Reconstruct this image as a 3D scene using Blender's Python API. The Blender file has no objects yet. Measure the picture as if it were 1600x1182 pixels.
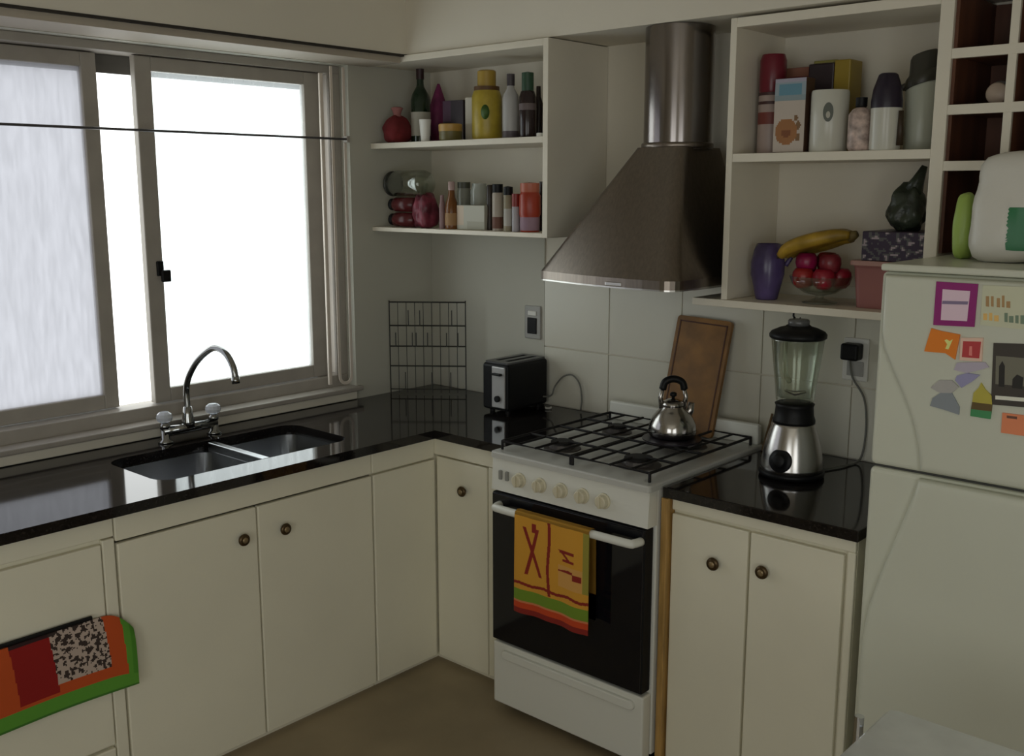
import bpy, bmesh, math, random
from mathutils import Vector, Matrix, noise
random.seed(7)
S = bpy.context.scene
COL = S.collection
PI = math.pi

# ------------------------------------------------------------------ camera
CAM = Vector((3.118, -2.9832, 1.6793)); YAW = .7311; PIT = -.1828; FPX = 1609.2
cd = bpy.data.cameras.new('camera'); cam = bpy.data.objects.new('camera', cd); COL.objects.link(cam)
cam.location = CAM; cam.rotation_euler = (PI/2 + PIT, 0, YAW)
cd.sensor_fit = 'HORIZONTAL'; cd.sensor_width = 36; cd.lens = 36*FPX/1600; cd.clip_start = .02
S.camera = cam

# ------------------------------------------------------------------ sky and daylight
SKY = 3.2
w = bpy.data.worlds.new('overcast_sky'); S.world = w; w.use_nodes = True
bg = w.node_tree.nodes['Background']; bg.inputs[0].default_value = (.955, .985, .97, 1); bg.inputs[1].default_value = SKY
def portal(name, loc, rot, sx, sy):
    l = bpy.data.lights.new(name, 'AREA'); l.shape = 'RECTANGLE'; l.size = sx; l.size_y = sy
    l.cycles.is_portal = True
    o = bpy.data.objects.new(name, l); COL.objects.link(o); o.location = loc; o.rotation_euler = rot
portal('window_daylight_portal', (-.19, -1.66, 1.52), (0, -PI/2, 0), 1.24, 2.5)
portal('rear_daylight_portal', (3.0, -5.02, 1.35), (PI/2, 0, 0), 1.6, 1.7)
portal('side_daylight_portal', (4.32, -3.55, 1.2), (0, PI/2, 0), 1.8, 1.7)
vs = S.view_settings
vs.view_transform = 'Standard'; vs.look = 'None'; vs.exposure = -0.2; vs.gamma = 1.0; vs.use_curve_mapping = False
S.cycles.use_denoising = True
S.cycles.max_bounces = 10; S.cycles.diffuse_bounces = 6; S.cycles.transparent_max_bounces = 12
S.cycles.sample_clamp_indirect = 6; S.cycles.caustics_reflective = False; S.cycles.caustics_refractive = False

# ------------------------------------------------------------------ pixel helpers (1600 x 1182 photo frame)
_fw = Vector((-math.sin(YAW)*math.cos(PIT), math.cos(YAW)*math.cos(PIT), math.sin(PIT)))
_rt = Vector((math.cos(YAW), math.sin(YAW), 0)); _up = _rt.cross(_fw)
def at(px, py, ax, v):
    d = _fw + _rt*((px-800)/FPX) - _up*((py-591)/FPX)
    i = 'xyz'.index(ax); t = (v - CAM[i])/d[i]
    return CAM + d*t
def cyl_spec(pxl, pxr, pyt, pyb, y):
    """centre x, radius and top z of an upright round thing seen between two pixel columns"""
    m = at((pxl+pxr)/2, (pyt+pyb)/2, 'y', y); t = at((pxl+pxr)/2, pyt, 'y', y)
    dist = (m-CAM).dot(_fw)
    return m.x, (pxr-pxl)/2*dist/FPX, t.z

# ------------------------------------------------------------------ materials
def lin(c):
    c /= 255.0
    return c/12.92 if c <= .04045 else ((c+.055)/1.055)**2.4
def pc(r, g, b, gain=.35):
    return tuple(min(.85, max(.004, lin(v)/gain)) for v in (r, g, b))
_M = {}
def mat(name, col, rough=.5, metal=0, var=.0, vscale=8, bump=0, bscale=60, trans=0, ior=1.45, coat=0, alpha=1, attr=False, aniso=None, spec=.5):
    if name in _M: return _M[name]
    m = bpy.data.materials.new(name); m.use_nodes = True
    nt = m.node_tree; b = nt.nodes['Principled BSDF']
    b.inputs['Base Color'].default_value = (*col, 1); b.inputs['Roughness'].default_value = rough
    b.inputs['Metallic'].default_value = metal; b.inputs['IOR'].default_value = ior
    b.inputs['Transmission Weight'].default_value = trans; b.inputs['Coat Weight'].default_value = coat
    b.inputs['Alpha'].default_value = alpha; b.inputs['Specular IOR Level'].default_value = spec
    tc = nt.nodes.new('ShaderNodeTexCoord')
    if attr:
        a = nt.nodes.new('ShaderNodeAttribute'); a.attribute_name = 'Col'
        nt.links.new(a.outputs['Color'], b.inputs['Base Color'])
    elif var:
        n = nt.nodes.new('ShaderNodeTexNoise'); n.inputs['Scale'].default_value = vscale; n.inputs['Detail'].default_value = 6
        mp = nt.nodes.new('ShaderNodeMapping')
        if aniso: mp.inputs['Scale'].default_value = aniso
        nt.links.new(tc.outputs['Object'], mp.inputs['Vector']); nt.links.new(mp.outputs['Vector'], n.inputs['Vector'])
        r = nt.nodes.new('ShaderNodeValToRGB')
        r.color_ramp.elements[0].position = .3; r.color_ramp.elements[1].position = .7
        r.color_ramp.elements[0].color = (*[max(0, c*(1-var)) for c in col], 1)
        r.color_ramp.elements[1].color = (*[min(1, c*(1+var)) for c in col], 1)
        nt.links.new(n.outputs['Fac'], r.inputs['Fac']); nt.links.new(r.outputs['Color'], b.inputs['Base Color'])
    if bump:
        n2 = nt.nodes.new('ShaderNodeTexNoise'); n2.inputs['Scale'].default_value = bscale; n2.inputs['Detail'].default_value = 4
        nt.links.new(tc.outputs['Object'], n2.inputs['Vector'])
        bp = nt.nodes.new('ShaderNodeBump'); bp.inputs['Strength'].default_value = bump; bp.inputs['Distance'].default_value = .01
        nt.links.new(n2.outputs['Fac'], bp.inputs['Height']); nt.links.new(bp.outputs['Normal'], b.inputs['Normal'])
    _M[name] = m
    return m
def frosted(name, tcol, dcol, fac, scale):
    """patterned window glass: part of the light passes straight, part is scattered"""
    m = bpy.data.materials.new(name); m.use_nodes = True; nt = m.node_tree
    for n in list(nt.nodes):
        if n.type != 'OUTPUT_MATERIAL': nt.nodes.remove(n)
    out = nt.nodes['Material Output']
    tc = nt.nodes.new('ShaderNodeTexCoord'); nz = nt.nodes.new('ShaderNodeTexNoise'); nz.inputs['Scale'].default_value = scale; nz.inputs['Detail'].default_value = 3
    mp = nt.nodes.new('ShaderNodeMapping'); mp.inputs['Scale'].default_value = (1, 1, .16)
    nt.links.new(tc.outputs['Object'], mp.inputs['Vector']); nt.links.new(mp.outputs['Vector'], nz.inputs['Vector'])
    rp = nt.nodes.new('ShaderNodeValToRGB'); rp.color_ramp.elements[0].position = .35; rp.color_ramp.elements[1].position = .65
    rp.color_ramp.elements[0].color = (*[c*.86 for c in tcol], 1); rp.color_ramp.elements[1].color = (*tcol, 1)
    nt.links.new(nz.outputs['Fac'], rp.inputs['Fac'])
    tr = nt.nodes.new('ShaderNodeBsdfTransparent'); nt.links.new(rp.outputs['Color'], tr.inputs['Color'])
    tl = nt.nodes.new('ShaderNodeBsdfTranslucent'); tl.inputs['Color'].default_value = (*dcol, 1)
    mx = nt.nodes.new('ShaderNodeMixShader'); mx.inputs[0].default_value = fac
    nt.links.new(tr.outputs[0], mx.inputs[1]); nt.links.new(tl.outputs[0], mx.inputs[2]); nt.links.new(mx.outputs[0], out.inputs['Surface'])
    return m
CREAM = mat('cream_cabinet_paint', (.76, .725, .585), .42, var=.035, vscale=3, bump=.03, bscale=30)
SHELFW = mat('white_shelf_paint', (.74, .69, .58), .5, var=.04, vscale=4)
WALL = mat('off_white_wall_paint', (.70, .655, .555), .75, var=.03, vscale=2, bump=.04, bscale=90)
TILE = mat('glazed_white_tile', (.67, .65, .555), .28, var=.03, vscale=1.5)
GRANITE = mat('black_polished_granite', (.010, .008, .0075), .07, var=.8, vscale=160, spec=.5)
STEEL = mat('brushed_steel', (.55, .53, .50), .28, 1, var=.08, vscale=30, aniso=(1, 1, 12))
HOODST = mat('dull_hood_steel', (.235, .20, .17), .33, 1, var=.1, vscale=18, aniso=(8, 8, .6))
CHROME = mat('chrome', (.62, .63, .64), .09, 1)
BLACKPL = mat('black_plastic', (.006, .006, .0065), .45, spec=.25)
BLACKIRON = mat('black_cast_iron', (.010, .009, .009), .6, spec=.3)
BLKGLASS = mat('black_oven_glass', (.006, .006, .008), .06)
ENAMEL = mat('white_enamel', (.70, .70, .64), .22)
FRIDGEW = mat('white_fridge_enamel', (.655, .665, .56), .3, var=.02, vscale=3)
def thin_glass(name, tint):
    m = bpy.data.materials.new(name); m.use_nodes = True; nt = m.node_tree
    nt.nodes.remove(nt.nodes['Principled BSDF']); out = nt.nodes['Material Output']
    lw = nt.nodes.new('ShaderNodeLayerWeight'); lw.inputs['Blend'].default_value = .25
    mr = nt.nodes.new('ShaderNodeMapRange'); mr.inputs['To Min'].default_value = .05; mr.inputs['To Max'].default_value = .75
    nt.links.new(lw.outputs['Facing'], mr.inputs['Value'])
    tr = nt.nodes.new('ShaderNodeBsdfTransparent'); tr.inputs['Color'].default_value = (*tint, 1)
    gl = nt.nodes.new('ShaderNodeBsdfGlossy'); gl.inputs['Roughness'].default_value = .05; gl.inputs['Color'].default_value = (.8, .82, .8, 1)
    mx = nt.nodes.new('ShaderNodeMixShader'); nt.links.new(mr.outputs['Result'], mx.inputs[0])
    nt.links.new(tr.outputs[0], mx.inputs[1]); nt.links.new(gl.outputs[0], mx.inputs[2]); nt.links.new(mx.outputs[0], out.inputs['Surface'])
    return m
GLASS = thin_glass('clear_glass', (.90, .92, .88))
PRINT = mat('printed_surface', (1, 1, 1), .5, attr=True)
CLOTHP = mat('printed_cloth', (1, 1, 1), .9, attr=True)
WHITEPL = mat('white_plastic', (.72, .71, .66), .4)
ALU = mat('painted_window_frame', (.36, .33, .29), .45, var=.06, vscale=12)
DARKW = mat('dark_brown_wood', (.13, .050, .026), .5, var=.4, vscale=14, aniso=(1, 1, .2))

# ------------------------------------------------------------------ object helpers
def wloc(o):
    v = Vector((0, 0, 0))
    while o is not None:
        v += o.location; o = o.parent
    return v
def link(name, me, m, parent=None, smooth=False, local=False):
    o = bpy.data.objects.new(name, me); COL.objects.link(o)
    if m: me.materials.append(m)
    if parent is not None:
        if not local:
            me.transform(Matrix.Translation(-wloc(parent)))
        o.parent = parent
    if smooth:
        for p in me.polygons: p.use_smooth = True
    return o
def obj(name, bm, m, parent=None, smooth=False, local=False):
    bmesh.ops.recalc_face_normals(bm, faces=bm.faces)
    me = bpy.data.meshes.new(name); bm.to_mesh(me); bm.free()
    return link(name, me, m, parent, smooth, local)
def thing(name, label, cat, loc=(0, 0, 0), group=None, rz=0):
    o = bpy.data.objects.new(name, None); COL.objects.link(o); o.location = loc; o.rotation_euler.z = rz
    o.empty_display_size = .05; o['label'] = label; o['category'] = cat
    if group: o['group'] = group
    return o
def tag(o, label, cat, group=None):
    o['label'] = label; o['category'] = cat
    if group: o['group'] = group
    return o
def struct(o, label=None):
    o['kind'] = 'structure'
    if label: o['label'] = label
    return o
def B(): return bmesh.new()
def box(bm, x0, x1, y0, y1, z0, z1, bev=0, seg=2):
    r = bmesh.ops.create_cube(bm, size=1); vs_ = r['verts']
    for v in vs_:
        v.co = Vector((x0 if v.co.x < 0 else x1, y0 if v.co.y < 0 else y1, z0 if v.co.z < 0 else z1))
    if bev:
        es = list({e for v in vs_ for e in v.link_edges})
        bmesh.ops.bevel(bm, geom=es, offset=bev, segments=seg, affect='EDGES', profile=.5)
    return bm
def bx(x0, x1, y0, y1, z0, z1, bev=0, seg=2): return box(B(), x0, x1, y0, y1, z0, z1, bev, seg)
def lathe(bm, prof, cx=0, cy=0, cz=0, seg=28, cap=True):
    rings = []
    for r, z in prof:
        if r < 1e-5: rings.append([bm.verts.new((cx, cy, cz+z))])
        else: rings.append([bm.verts.new((cx+r*math.cos(2*PI*i/seg), cy+r*math.sin(2*PI*i/seg), cz+z)) for i in range(seg)])
    for a, b in zip(rings, rings[1:]):
        for i in range(seg):
            j = (i+1) % seg
            if len(a) == 1 and len(b) == 1: break
            if len(a) == 1: bm.faces.new((a[0], b[i], b[j]))
            elif len(b) == 1: bm.faces.new((a[i], a[j], b[0]))
            else: bm.faces.new((a[i], a[j], b[j], b[i]))
    if cap:
        for r_ in (rings[0], rings[-1]):
            if len(r_) > 2:
                try: bm.faces.new(r_)
                except ValueError: pass
    return bm
def LA(prof, cx=0, cy=0, cz=0, seg=28): return lathe(B(), prof, cx, cy, cz, seg)
def tube(bm, pts, r, seg=10, closed=False):
    pts = [Vector(p) for p in pts]; n = len(pts); rings = []; prev = None
    for i, p in enumerate(pts):
        a = pts[(i-1) % n] if (closed or i > 0) else p
        b = pts[(i+1) % n] if (closed or i < n-1) else p
        t = (b-a).normalized()
        if prev is None:
            u = t.cross(Vector((0, 0, 1)))
            if u.length < .01: u = t.cross(Vector((1, 0, 0)))
        else: u = prev - t*prev.dot(t)
        u.normalize(); v = t.cross(u); prev = u
        rr = r[i] if isinstance(r, (list, tuple)) else r
        rings.append([bm.verts.new(p + u*rr*math.cos(2*PI*k/seg) + v*rr*math.sin(2*PI*k/seg)) for k in range(seg)])
    m = n if closed else n-1
    for i in range(m):
        a, b = rings[i], rings[(i+1) % n]
        for k in range(seg): bm.faces.new((a[k], a[(k+1) % seg], b[(k+1) % seg], b[k]))
    if not closed:
        bm.faces.new(rings[0]); bm.faces.new(rings[-1])
    return bm
def TU(pts, r, seg=10, closed=False): return tube(B(), pts, r, seg, closed)
def smoothpts(pts, n=6):
    """Catmull-Rom through the points"""
    P = [Vector(p) for p in pts]; P = [2*P[0]-P[1]] + P + [2*P[-1]-P[-2]]; out = []
    for i in range(1, len(P)-2):
        for k in range(n):
            t = k/n; a, b, c, d = P[i-1:i+3]
            out.append(.5*((2*b)+(c-a)*t+(2*a-5*b+4*c-d)*t*t+(3*b-a-3*c+d)*t**3))
    out.append(P[-2]); return out
def rrect(x0, x1, y0, y1, r, n=6):
    pts = []
    for cx, cy, a0 in ((x1-r, y1-r, 0), (x0+r, y1-r, PI/2), (x0+r, y0+r, PI), (x1-r, y0+r, 1.5*PI)):
        for k in range(n+1):
            a = a0 + PI/2*k/n; pts.append((cx+r*math.cos(a), cy+r*math.sin(a)))
    return pts
def loft(bm, rings, cap0=True, cap1=True):
    R = [[bm.verts.new(p) for p in r] for r in rings]; n = len(R[0])
    for a, b in zip(R, R[1:]):
        for k in range(n): bm.faces.new((a[k], a[(k+1) % n], b[(k+1) % n], b[k]))
    if cap0: bm.faces.new(R[0])
    if cap1: bm.faces.new(R[-1])
    return bm
def plate(outer, holes, z0, z1):
    """flat slab with holes"""
    bm = B(); es = []
    for loop in [outer]+holes:
        v = [bm.verts.new((x, y, z1)) for x, y in loop]
        es += [bm.edges.new((v[i], v[(i+1) % len(v)])) for i in range(len(v))]
    bmesh.ops.triangle_fill(bm, edges=es, use_beauty=True)
    r = bmesh.ops.extrude_face_region(bm, geom=list(bm.faces))
    for v in [g for g in r['geom'] if isinstance(g, bmesh.types.BMVert)]: v.co.z = z0
    return bm
def prism(poly, axis, a0, a1, bev=0, seg=2):
    """extrude a 2D polygon along an axis; poly in the other two axes"""
    bm = B()
    def P(p, a): return {'x': (a, p[0], p[1]), 'y': (p[0], a, p[1]), 'z': (p[0], p[1], a)}[axis]
    f = [bm.verts.new(P(p, a0)) for p in poly]; g = [bm.verts.new(P(p, a1)) for p in poly]
    bm.faces.new(f); top = bm.faces.new(g)
    n = len(poly)
    for i in range(n): bm.faces.new((f[i], f[(i+1) % n], g[(i+1) % n], g[i]))
    if bev:
        bmesh.ops.recalc_face_normals(bm, faces=bm.faces)
        bmesh.ops.bevel(bm, geom=list(top.edges), offset=bev, segments=seg, affect='EDGES', profile=.5)
    return bm
def blob(cx, cy, z0, rx, ry, h, bumpy=.1, seed=0, pinch=None, p=2.5, sub=4):
    """a soft sack standing on its base"""
    bm = B(); bmesh.ops.create_icosphere(bm, subdivisions=sub, radius=1)
    for v in bm.verts:
        d = v.co.normalized()
        s = (abs(d.x)**p+abs(d.y)**p+abs(d.z)**p)**(-1/p)
        s *= 1 + bumpy*noise.noise(d*2.2+Vector((seed*7.1, seed, 3)))
        q = d*s; t = (q.z+1)/2
        k = pinch(t) if pinch else 1
        v.co = Vector((cx+q.x*rx*k, cy+q.y*ry*k, z0+max(0, min(1.05, t))*h))
    return bm
def printed(name, corner, eu, ev, nu, nv, fn, parent=None, off=0, disp=None, m=None, thick=0):
    """flat printed face: grid from corner along eu, ev; fn(u,v)->linear rgb; u,v in 0..1"""
    bm = B(); corner, eu, ev = Vector(corner), Vector(eu), Vector(ev); nrm = eu.cross(ev).normalized()
    lay = None; V = []
    for j in range(nv+1):
        V.append([bm.verts.new(corner+eu*(i/nu)+ev*(j/nv)+nrm*(off+(disp(i/nu, j/nv) if disp else 0))) for i in range(nu+1)])
    cl = bm.loops.layers.float_color.new('Col')
    for j in range(nv):
        for i in range(nu):
            f = bm.faces.new((V[j][i], V[j][i+1], V[j+1][i+1], V[j+1][i]))
            c = fn((i+.5)/nu, (j+.5)/nv)
            for lp in f.loops: lp[cl] = (*c, 1)
    if thick:
        r = bmesh.ops.extrude_face_region(bm, geom=list(bm.faces))
        for v in [g for g in r['geom'] if isinstance(g, bmesh.types.BMVert)]: v.co -= nrm*thick
    me = bpy.data.meshes.new(name); bm.to_mesh(me); bm.free()
    return link(name, me, m or PRINT, parent)

# ================================================================== THE SETTING
RX, RY, RZ = 4.3, -5.0, 2.52
FLOORM = mat('brown_floor_tile', (.27, .215, .135), .42, var=.25, vscale=2.2, bump=.05, bscale=25)
struct(obj('floor', bx(-.16, RX+.12, RY-.12, .12, -.06, 0), FLOORM), 'brown grey kitchen floor')
struct(obj('ceiling', bx(-.16, RX+.12, RY-.12, .12, RZ, RZ+.06), WALL), 'off white ceiling above the soffits')
WY0, WY1, WZ0, WZ1 = -2.9, -.425, .905, 2.128
bm = B()
box(bm, -.16, 0, RY-.12, WY0, 0, RZ); box(bm, -.16, 0, WY1, .12, 0, RZ)
box(bm, -.16, 0, WY0, WY1, 0, WZ0); box(bm, -.16, 0, WY0, WY1, WZ1, RZ)
GREYW = mat('darker_grey_wall', (.50, .49, .42), .7, var=.04, vscale=2)  # left wall and corner panel get a darker tone than other walls
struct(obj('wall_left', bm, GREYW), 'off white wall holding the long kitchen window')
wall_back = struct(obj('wall_back', bx(0, RX+.12, 0, .12, 0, RZ), WALL), 'off white tiled wall behind the stove')
bm = B()
box(bm, RX, RX+.12, RY-.12, -4.4, 0, RZ); box(bm, RX, RX+.12, -2.7, 0, 0, RZ)
box(bm, RX, RX+.12, -4.4, -2.7, 0, .3); box(bm, RX, RX+.12, -4.4, -2.7, 2.1, RZ)
struct(obj('wall_right', bm, WALL), 'off white side wall with a tall window')
bm = B()
box(bm, 0, 2.2, RY-.12, RY, 0, RZ); box(bm, 3.8, RX, RY-.12, RY, 0, RZ)
box(bm, 2.2, 3.8, RY-.12, RY, 0, .5); box(bm, 2.2, 3.8, RY-.12, RY, 2.2, RZ)
struct(obj('wall_rear', bm, WALL), 'rear wall with a wide window')
# soffits dropped below the ceiling, flush with the front of the shelf units
struct(obj('trim_1', bx(.2, RX, -.31, 0, 2.16, RZ), WALL), 'dropped soffit above the shelves and hood')
struct(obj('trim_2', bx(0, .2, RY, 0, 2.16, RZ), WALL), 'dropped soffit above the kitchen window')
struct(obj('trim_3', bx(.19, .2035, RY, -.31, 2.152, 2.16), mat('dark_joint', (.03, .025, .02), .8)), 'dark joint line along the window soffit')

struct(obj('trim_4', bx(0, .188, RY, -.33, 2.130, 2.153), mat('taupe_pelmet_paint', (.44, .385, .31), .6, var=.06, vscale=6)), 'taupe board under the soffit over the window')
# back wall tiles (30 cm), each a piece of its own with a recessed joint
g = .0018
for (za, zb) in ((.862, 1.083), (1.087, 1.388), (1.392, 1.512)):
    k = 2
    while k*.306 < 2.75:
        xa, xb = max(.003, k*.306+g), k*.306+.306-g
        if not za > 1.3:
            obj('tile', bx(xa, xb, -.007, -.0002, za, zb, .0012, 1), TILE, wall_back)
        k += 1

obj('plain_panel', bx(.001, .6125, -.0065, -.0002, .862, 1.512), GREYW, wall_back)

# ------------------------------------------------------------------ the kitchen window
win = struct(thing('window_1', 'wide sliding window with frosted panes over the sink', 'window', (0, -1.66, .9)))
del win['category']
bm = B()
box(bm, -.15, -.05, WY0, WY1, WZ0, .955, .004)                  # bottom track
box(bm, -.15, -.05, WY0, WY1, 2.10, WZ1, .003)                  # head
box(bm, -.15, -.05, WY1-.03, WY1, .955, 2.10, .003)
box(bm, -.15, -.05, WY0, WY0+.03, .955, 2.10, .003)
box(bm, -.15, -.142, WY1-.075, WY1-.03, .955, 2.10)
box(bm, -.062, -.05, WY1-.052, WY1-.03, .955, 2.10)
obj('frame', bm, ALU, win)
obj('window_sill', bx(-.06, .022, WY0, WY1+.02, .894, .912, .004), ALU, win)
obj('splash_strip', bx(0, .012, -3.2, -.43, .862, .892, .003), WALL, win)
def sash(y0, y1, x0, x1, pm, sw0, sw1):
    b = B()
    box(b, x0, x1, y0, y0+sw0, .958, 2.097, .003); box(b, x0, x1, y1-sw1, y1, .958, 2.097, .003)
    box(b, x0, x1, y0+sw0, y1-sw1, .958, 1.005, .003); box(b, x0, x1, y0+sw0, y1-sw1, 2.052, 2.097, .003)
    s = obj('sash', b, ALU, win)
    xm = (x0+x1)/2
    obj('pane', bx(xm-.003, xm+.003, y0+sw0-.004, y1-sw1+.004, 1.0, 2.056), pm, s)
    return s
PANE_R = frosted('bright_frosted_glass', (.94, .97, .97), (.9, .93, .95), .25, 60)
PANE_L = frosted('grey_frosted_glass', (.49, .49, .515), (.58, .58, .6), .35, 70)
s1 = sash(-1.242, -.505, -.098, -.068, PANE_R, .058, .072)
s2 = sash(-2.85, -1.35, -.138, -.108, PANE_L, .05, .05)
# latch on the meeting stile
p = at(251, 420, 'x', -.06)
bm = bx(-.068, -.058, p.y-.012, p.y+.012, p.z-.025, p.z+.025, .003)
box(bm, -.058, -.045, p.y-.003, p.y+.03, p.z-.045, p.z-.005, .004)
obj('latch', bm, BLACKPL, s1)
SHUT = mat('grey_shutter_slat', (.10, .095, .085), .6)
for k in range(3):
    obj('shutter_slat', bx(-.158, -.146, WY0+.02, WY1-.02, 2.042+.028*k, 2.0705+.028*k), SHUT, win)
# shutter strap hanging in a loop beside the window
STRAP = mat('pale_strap_webbing', (.70, .62, .54), .7)
ys = (at(524, 350, 'x', .004).y, at(543, 350, 'x', .004).y)
r_ = (ys[1]-ys[0])/2
pts = [(.004, ys[0], 2.118)] + [(.004, ys[0], z) for z in (1.7, 1.3, .97)]
pts += [(.004, (ys[0]+ys[1])/2 - r_*math.cos(a), .96-r_*math.sin(a)) for a in [PI*k/10 for k in range(1, 10)]]
pts += [(.004, ys[1], z) for z in (.97, 1.3, 1.7, 2.118)]
def band(pts, nrm, wds):
    b = B(); rows = []
    for i, p_ in enumerate(pts):
        p_ = Vector(p_); a = Vector(pts[max(0, i-1)]); c = Vector(pts[min(len(pts)-1, i+1)]); t = (c-a).normalized(); n = Vector(nrm); s = t.cross(n)
        ww = wds
        rows.append([b.verts.new(p_+s*ww+n*.0012), b.verts.new(p_-s*ww+n*.0012), b.verts.new(p_-s*ww-n*.0012), b.verts.new(p_+s*ww-n*.0012)])
    for r0, r1 in zip(rows, rows[1:]):
        for k in range(4): b.faces.new((r0[k], r0[(k+1) % 4], r1[(k+1) % 4], r1[k]))
    b.faces.new(rows[0]); b.faces.new(rows[-1]); return b
tag(obj('shutter_strap', band(pts, (1, 0, 0), .006), STRAP), 'pale shutter strap hanging in a loop beside the window', 'strap')
y_ = at(508, 350, 'x', .006).y
tag(obj('cord_guide', bx(.0005, .011, y_-.008, y_+.008, .935, 2.09, .003), STRAP), 'thin pale vertical guide strip between window pane and shutter strap', 'strip')
# thin curtain rod across the window
rod = thing('curtain_rod', 'thin dark curtain rod crossing the window', 'curtain rod', (.02, -1.7, 1.858))
e0 = at(543, 219, 'x', .02)
obj('rod', TU([(.02, -3.1, 1.858), (.02, e0.y, 1.858)], .0042, 8), mat('dark_rod_metal', (.10, .095, .10), .4, .6), rod)
obj('bracket', bx(.0, .026, e0.y-.006, e0.y+.008, 1.846, 1.870, .002), ALU, rod)

# rear window (light from the other side of the room)
w2 = struct(thing('window_2', 'wide clear window in the rear wall', 'window', (3.0, RY-.06, .5))); del w2['category']
bm = B()
for xa, xb, za, zb in ((2.2, 3.8, .5, .55), (2.2, 3.8, 2.15, 2.2), (2.2, 2.25, .55, 2.15), (3.75, 3.8, .55, 2.15), (2.975, 3.025, .55, 2.15)):
    box(bm, xa, xb, RY-.09, RY-.04, za, zb)
obj('frame', bm, WHITEPL, w2)
w3 = struct(thing('window_3', 'tall clear window in the side wall', 'window', (RX+.06, -3.55, .3))); del w3['category']
bm = B()
for ya_, yb_, za, zb in ((-4.4, -2.7, .3, .35), (-4.4, -2.7, 2.05, 2.1), (-4.4, -4.35, .35, 2.05), (-2.75, -2.7, .35, 2.05), (-3.575, -3.525, .35, 2.05)):
    box(bm, RX+.04, RX+.09, ya_, yb_, za, zb)
obj('frame', bm, WHITEPL, w3)

# ================================================================== BASE CABINETS
KN = mat('bronze_knob', (.085, .055, .025), .35, .7); KNC = mat('worn_knob_centre', (.30, .22, .12), .4, .6)
def knob(parent, p, nrm):
    """round knob: disc with a paler centre; nrm is 'x' or '-y'"""
    def orient(bm):
        M = Matrix.Rotation(PI/2, 4, 'Y') if nrm == 'x' else Matrix.Rotation(PI/2, 4, 'X')
        bmesh.ops.transform(bm, matrix=Matrix.Translation(p) @ M, verts=bm.verts); return bm
    k = obj('knob', orient(LA([(.006, 0), (.006, .008), (.016, .011), (.0185, .016), (.017, .021), (.010, .022)], seg=20)), KN, parent, True)
    obj('knob_centre', orient(LA([(.009, .0215), (.009, .024), (.004, .025)], seg=16)), KNC, k, True)
def slab(parent, x0, x1, y0, y1, z0, z1, name='door', m=CREAM):
    return obj(name, bx(x0, x1, y0, y1, z0, z1, .0035, 2), m, parent)
FX = .595        # front plane of the window run
ZD = .748        # top of the doors
# -- drawer cabinet under the left end of the worktop
c0 = thing('drawer_cabinet', 'cream drawer cabinet below the worktop, with a bright cloth hung on its front', 'cabinet', (.3, -2.2, 0))
obj('body', bx(.02, FX-.02, -2.9, -1.7465, 0, .829), CREAM, c0)
slab(c0, FX-.02, FX-.004, -2.9, -1.7465, .77, .828, 'rail')
slab(c0, FX-.0195, FX, -2.9, -1.785, .188, .757, 'drawer_front')
slab(c0, FX-.0195, FX, -2.9, -1.785, .02, .178, 'drawer_front')
slab(c0, FX-.02, FX-.002, -1.781, -1.7465, .02, .766, 'stile')
# -- sink cabinet
c1 = thing('sink_cabinet', 'cream two door cabinet below the double sink', 'cabinet', (.3, -1.3, 0))
obj('body', bx(.02, FX-.02, -1.7435, -.8575, 0, .70), CREAM, c1)
slab(c1, FX-.02, FX-.003, -1.7435, -.8575, .754, .828, 'rail')
d = slab(c1, FX-.0195, FX, -1.7405, -1.307, .018, ZD); knob(d, (FX, -1.363, .664), 'x')
d = slab(c1, FX-.0195, FX, -1.301, -.860, .018, ZD); knob(d, (FX, -1.216, .660), 'x')
# -- corner cabinet
c2 = thing('corner_cabinet', 'cream corner cabinet between the sink run and the stove', 'cabinet', (.3, -.4, 0))
obj('body', prism([(.02, -.02), (.02, -.8545), (FX-.02, -.8545), (FX-.02, -.55), (.955, -.55), (.955, -.02)], 'z', 0, .829), CREAM, c2)
slab(c2, FX-.02, FX-.003, -.8545, -.571, .754, .828, 'rail')
slab(c2, FX-.02, .955, -.571, -.552, .766, .828, 'rail')
slab(c2, FX-.0195, FX, -.852, -.573, .018, ZD, 'fixed_panel')
d = slab(c2, FX+.004, .84, -.5695, -.552, .018, .76); knob(d, (.737, -.5695, .662), '-y')
slab(c2, .845, .955, -.568, -.552, .018, .764, 'filler')
# -- cabinet right of the stove
c3 = thing('two_door_cabinet', 'cream two door cabinet between the stove and the fridge', 'cabinet', (1.86, -.3, 0))
obj('body', bx(1.606, 2.138, -.612, -.02, 0, .829), CREAM, c3)
slab(c3, 1.606, 2.138, -.628, -.612, .795, .828, 'rail')
d = slab(c3, 1.608, 1.846, -.63, -.6125, .018, .785); knob(d, (1.752, -.63, .676), '-y')
d = slab(c3, 1.853, 2.110, -.63, -.6125, .018, .785); knob(d, (1.898, -.63, .69), '-y')
slab(c3, 2.117, 2.138, -.626, -.612, .0, .795, 'stile')
PINE = mat('varnished_pine_edge', (.42, .25, .08), .4, var=.25, vscale=10, aniso=(8, 8, .8))
tag(obj('wooden_filler_strip', bx(1.583, 1.603, -.648, -.10, 0, .829, .002), PINE), 'tall yellow pine strip between the stove and the cabinet', 'strip')

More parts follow.
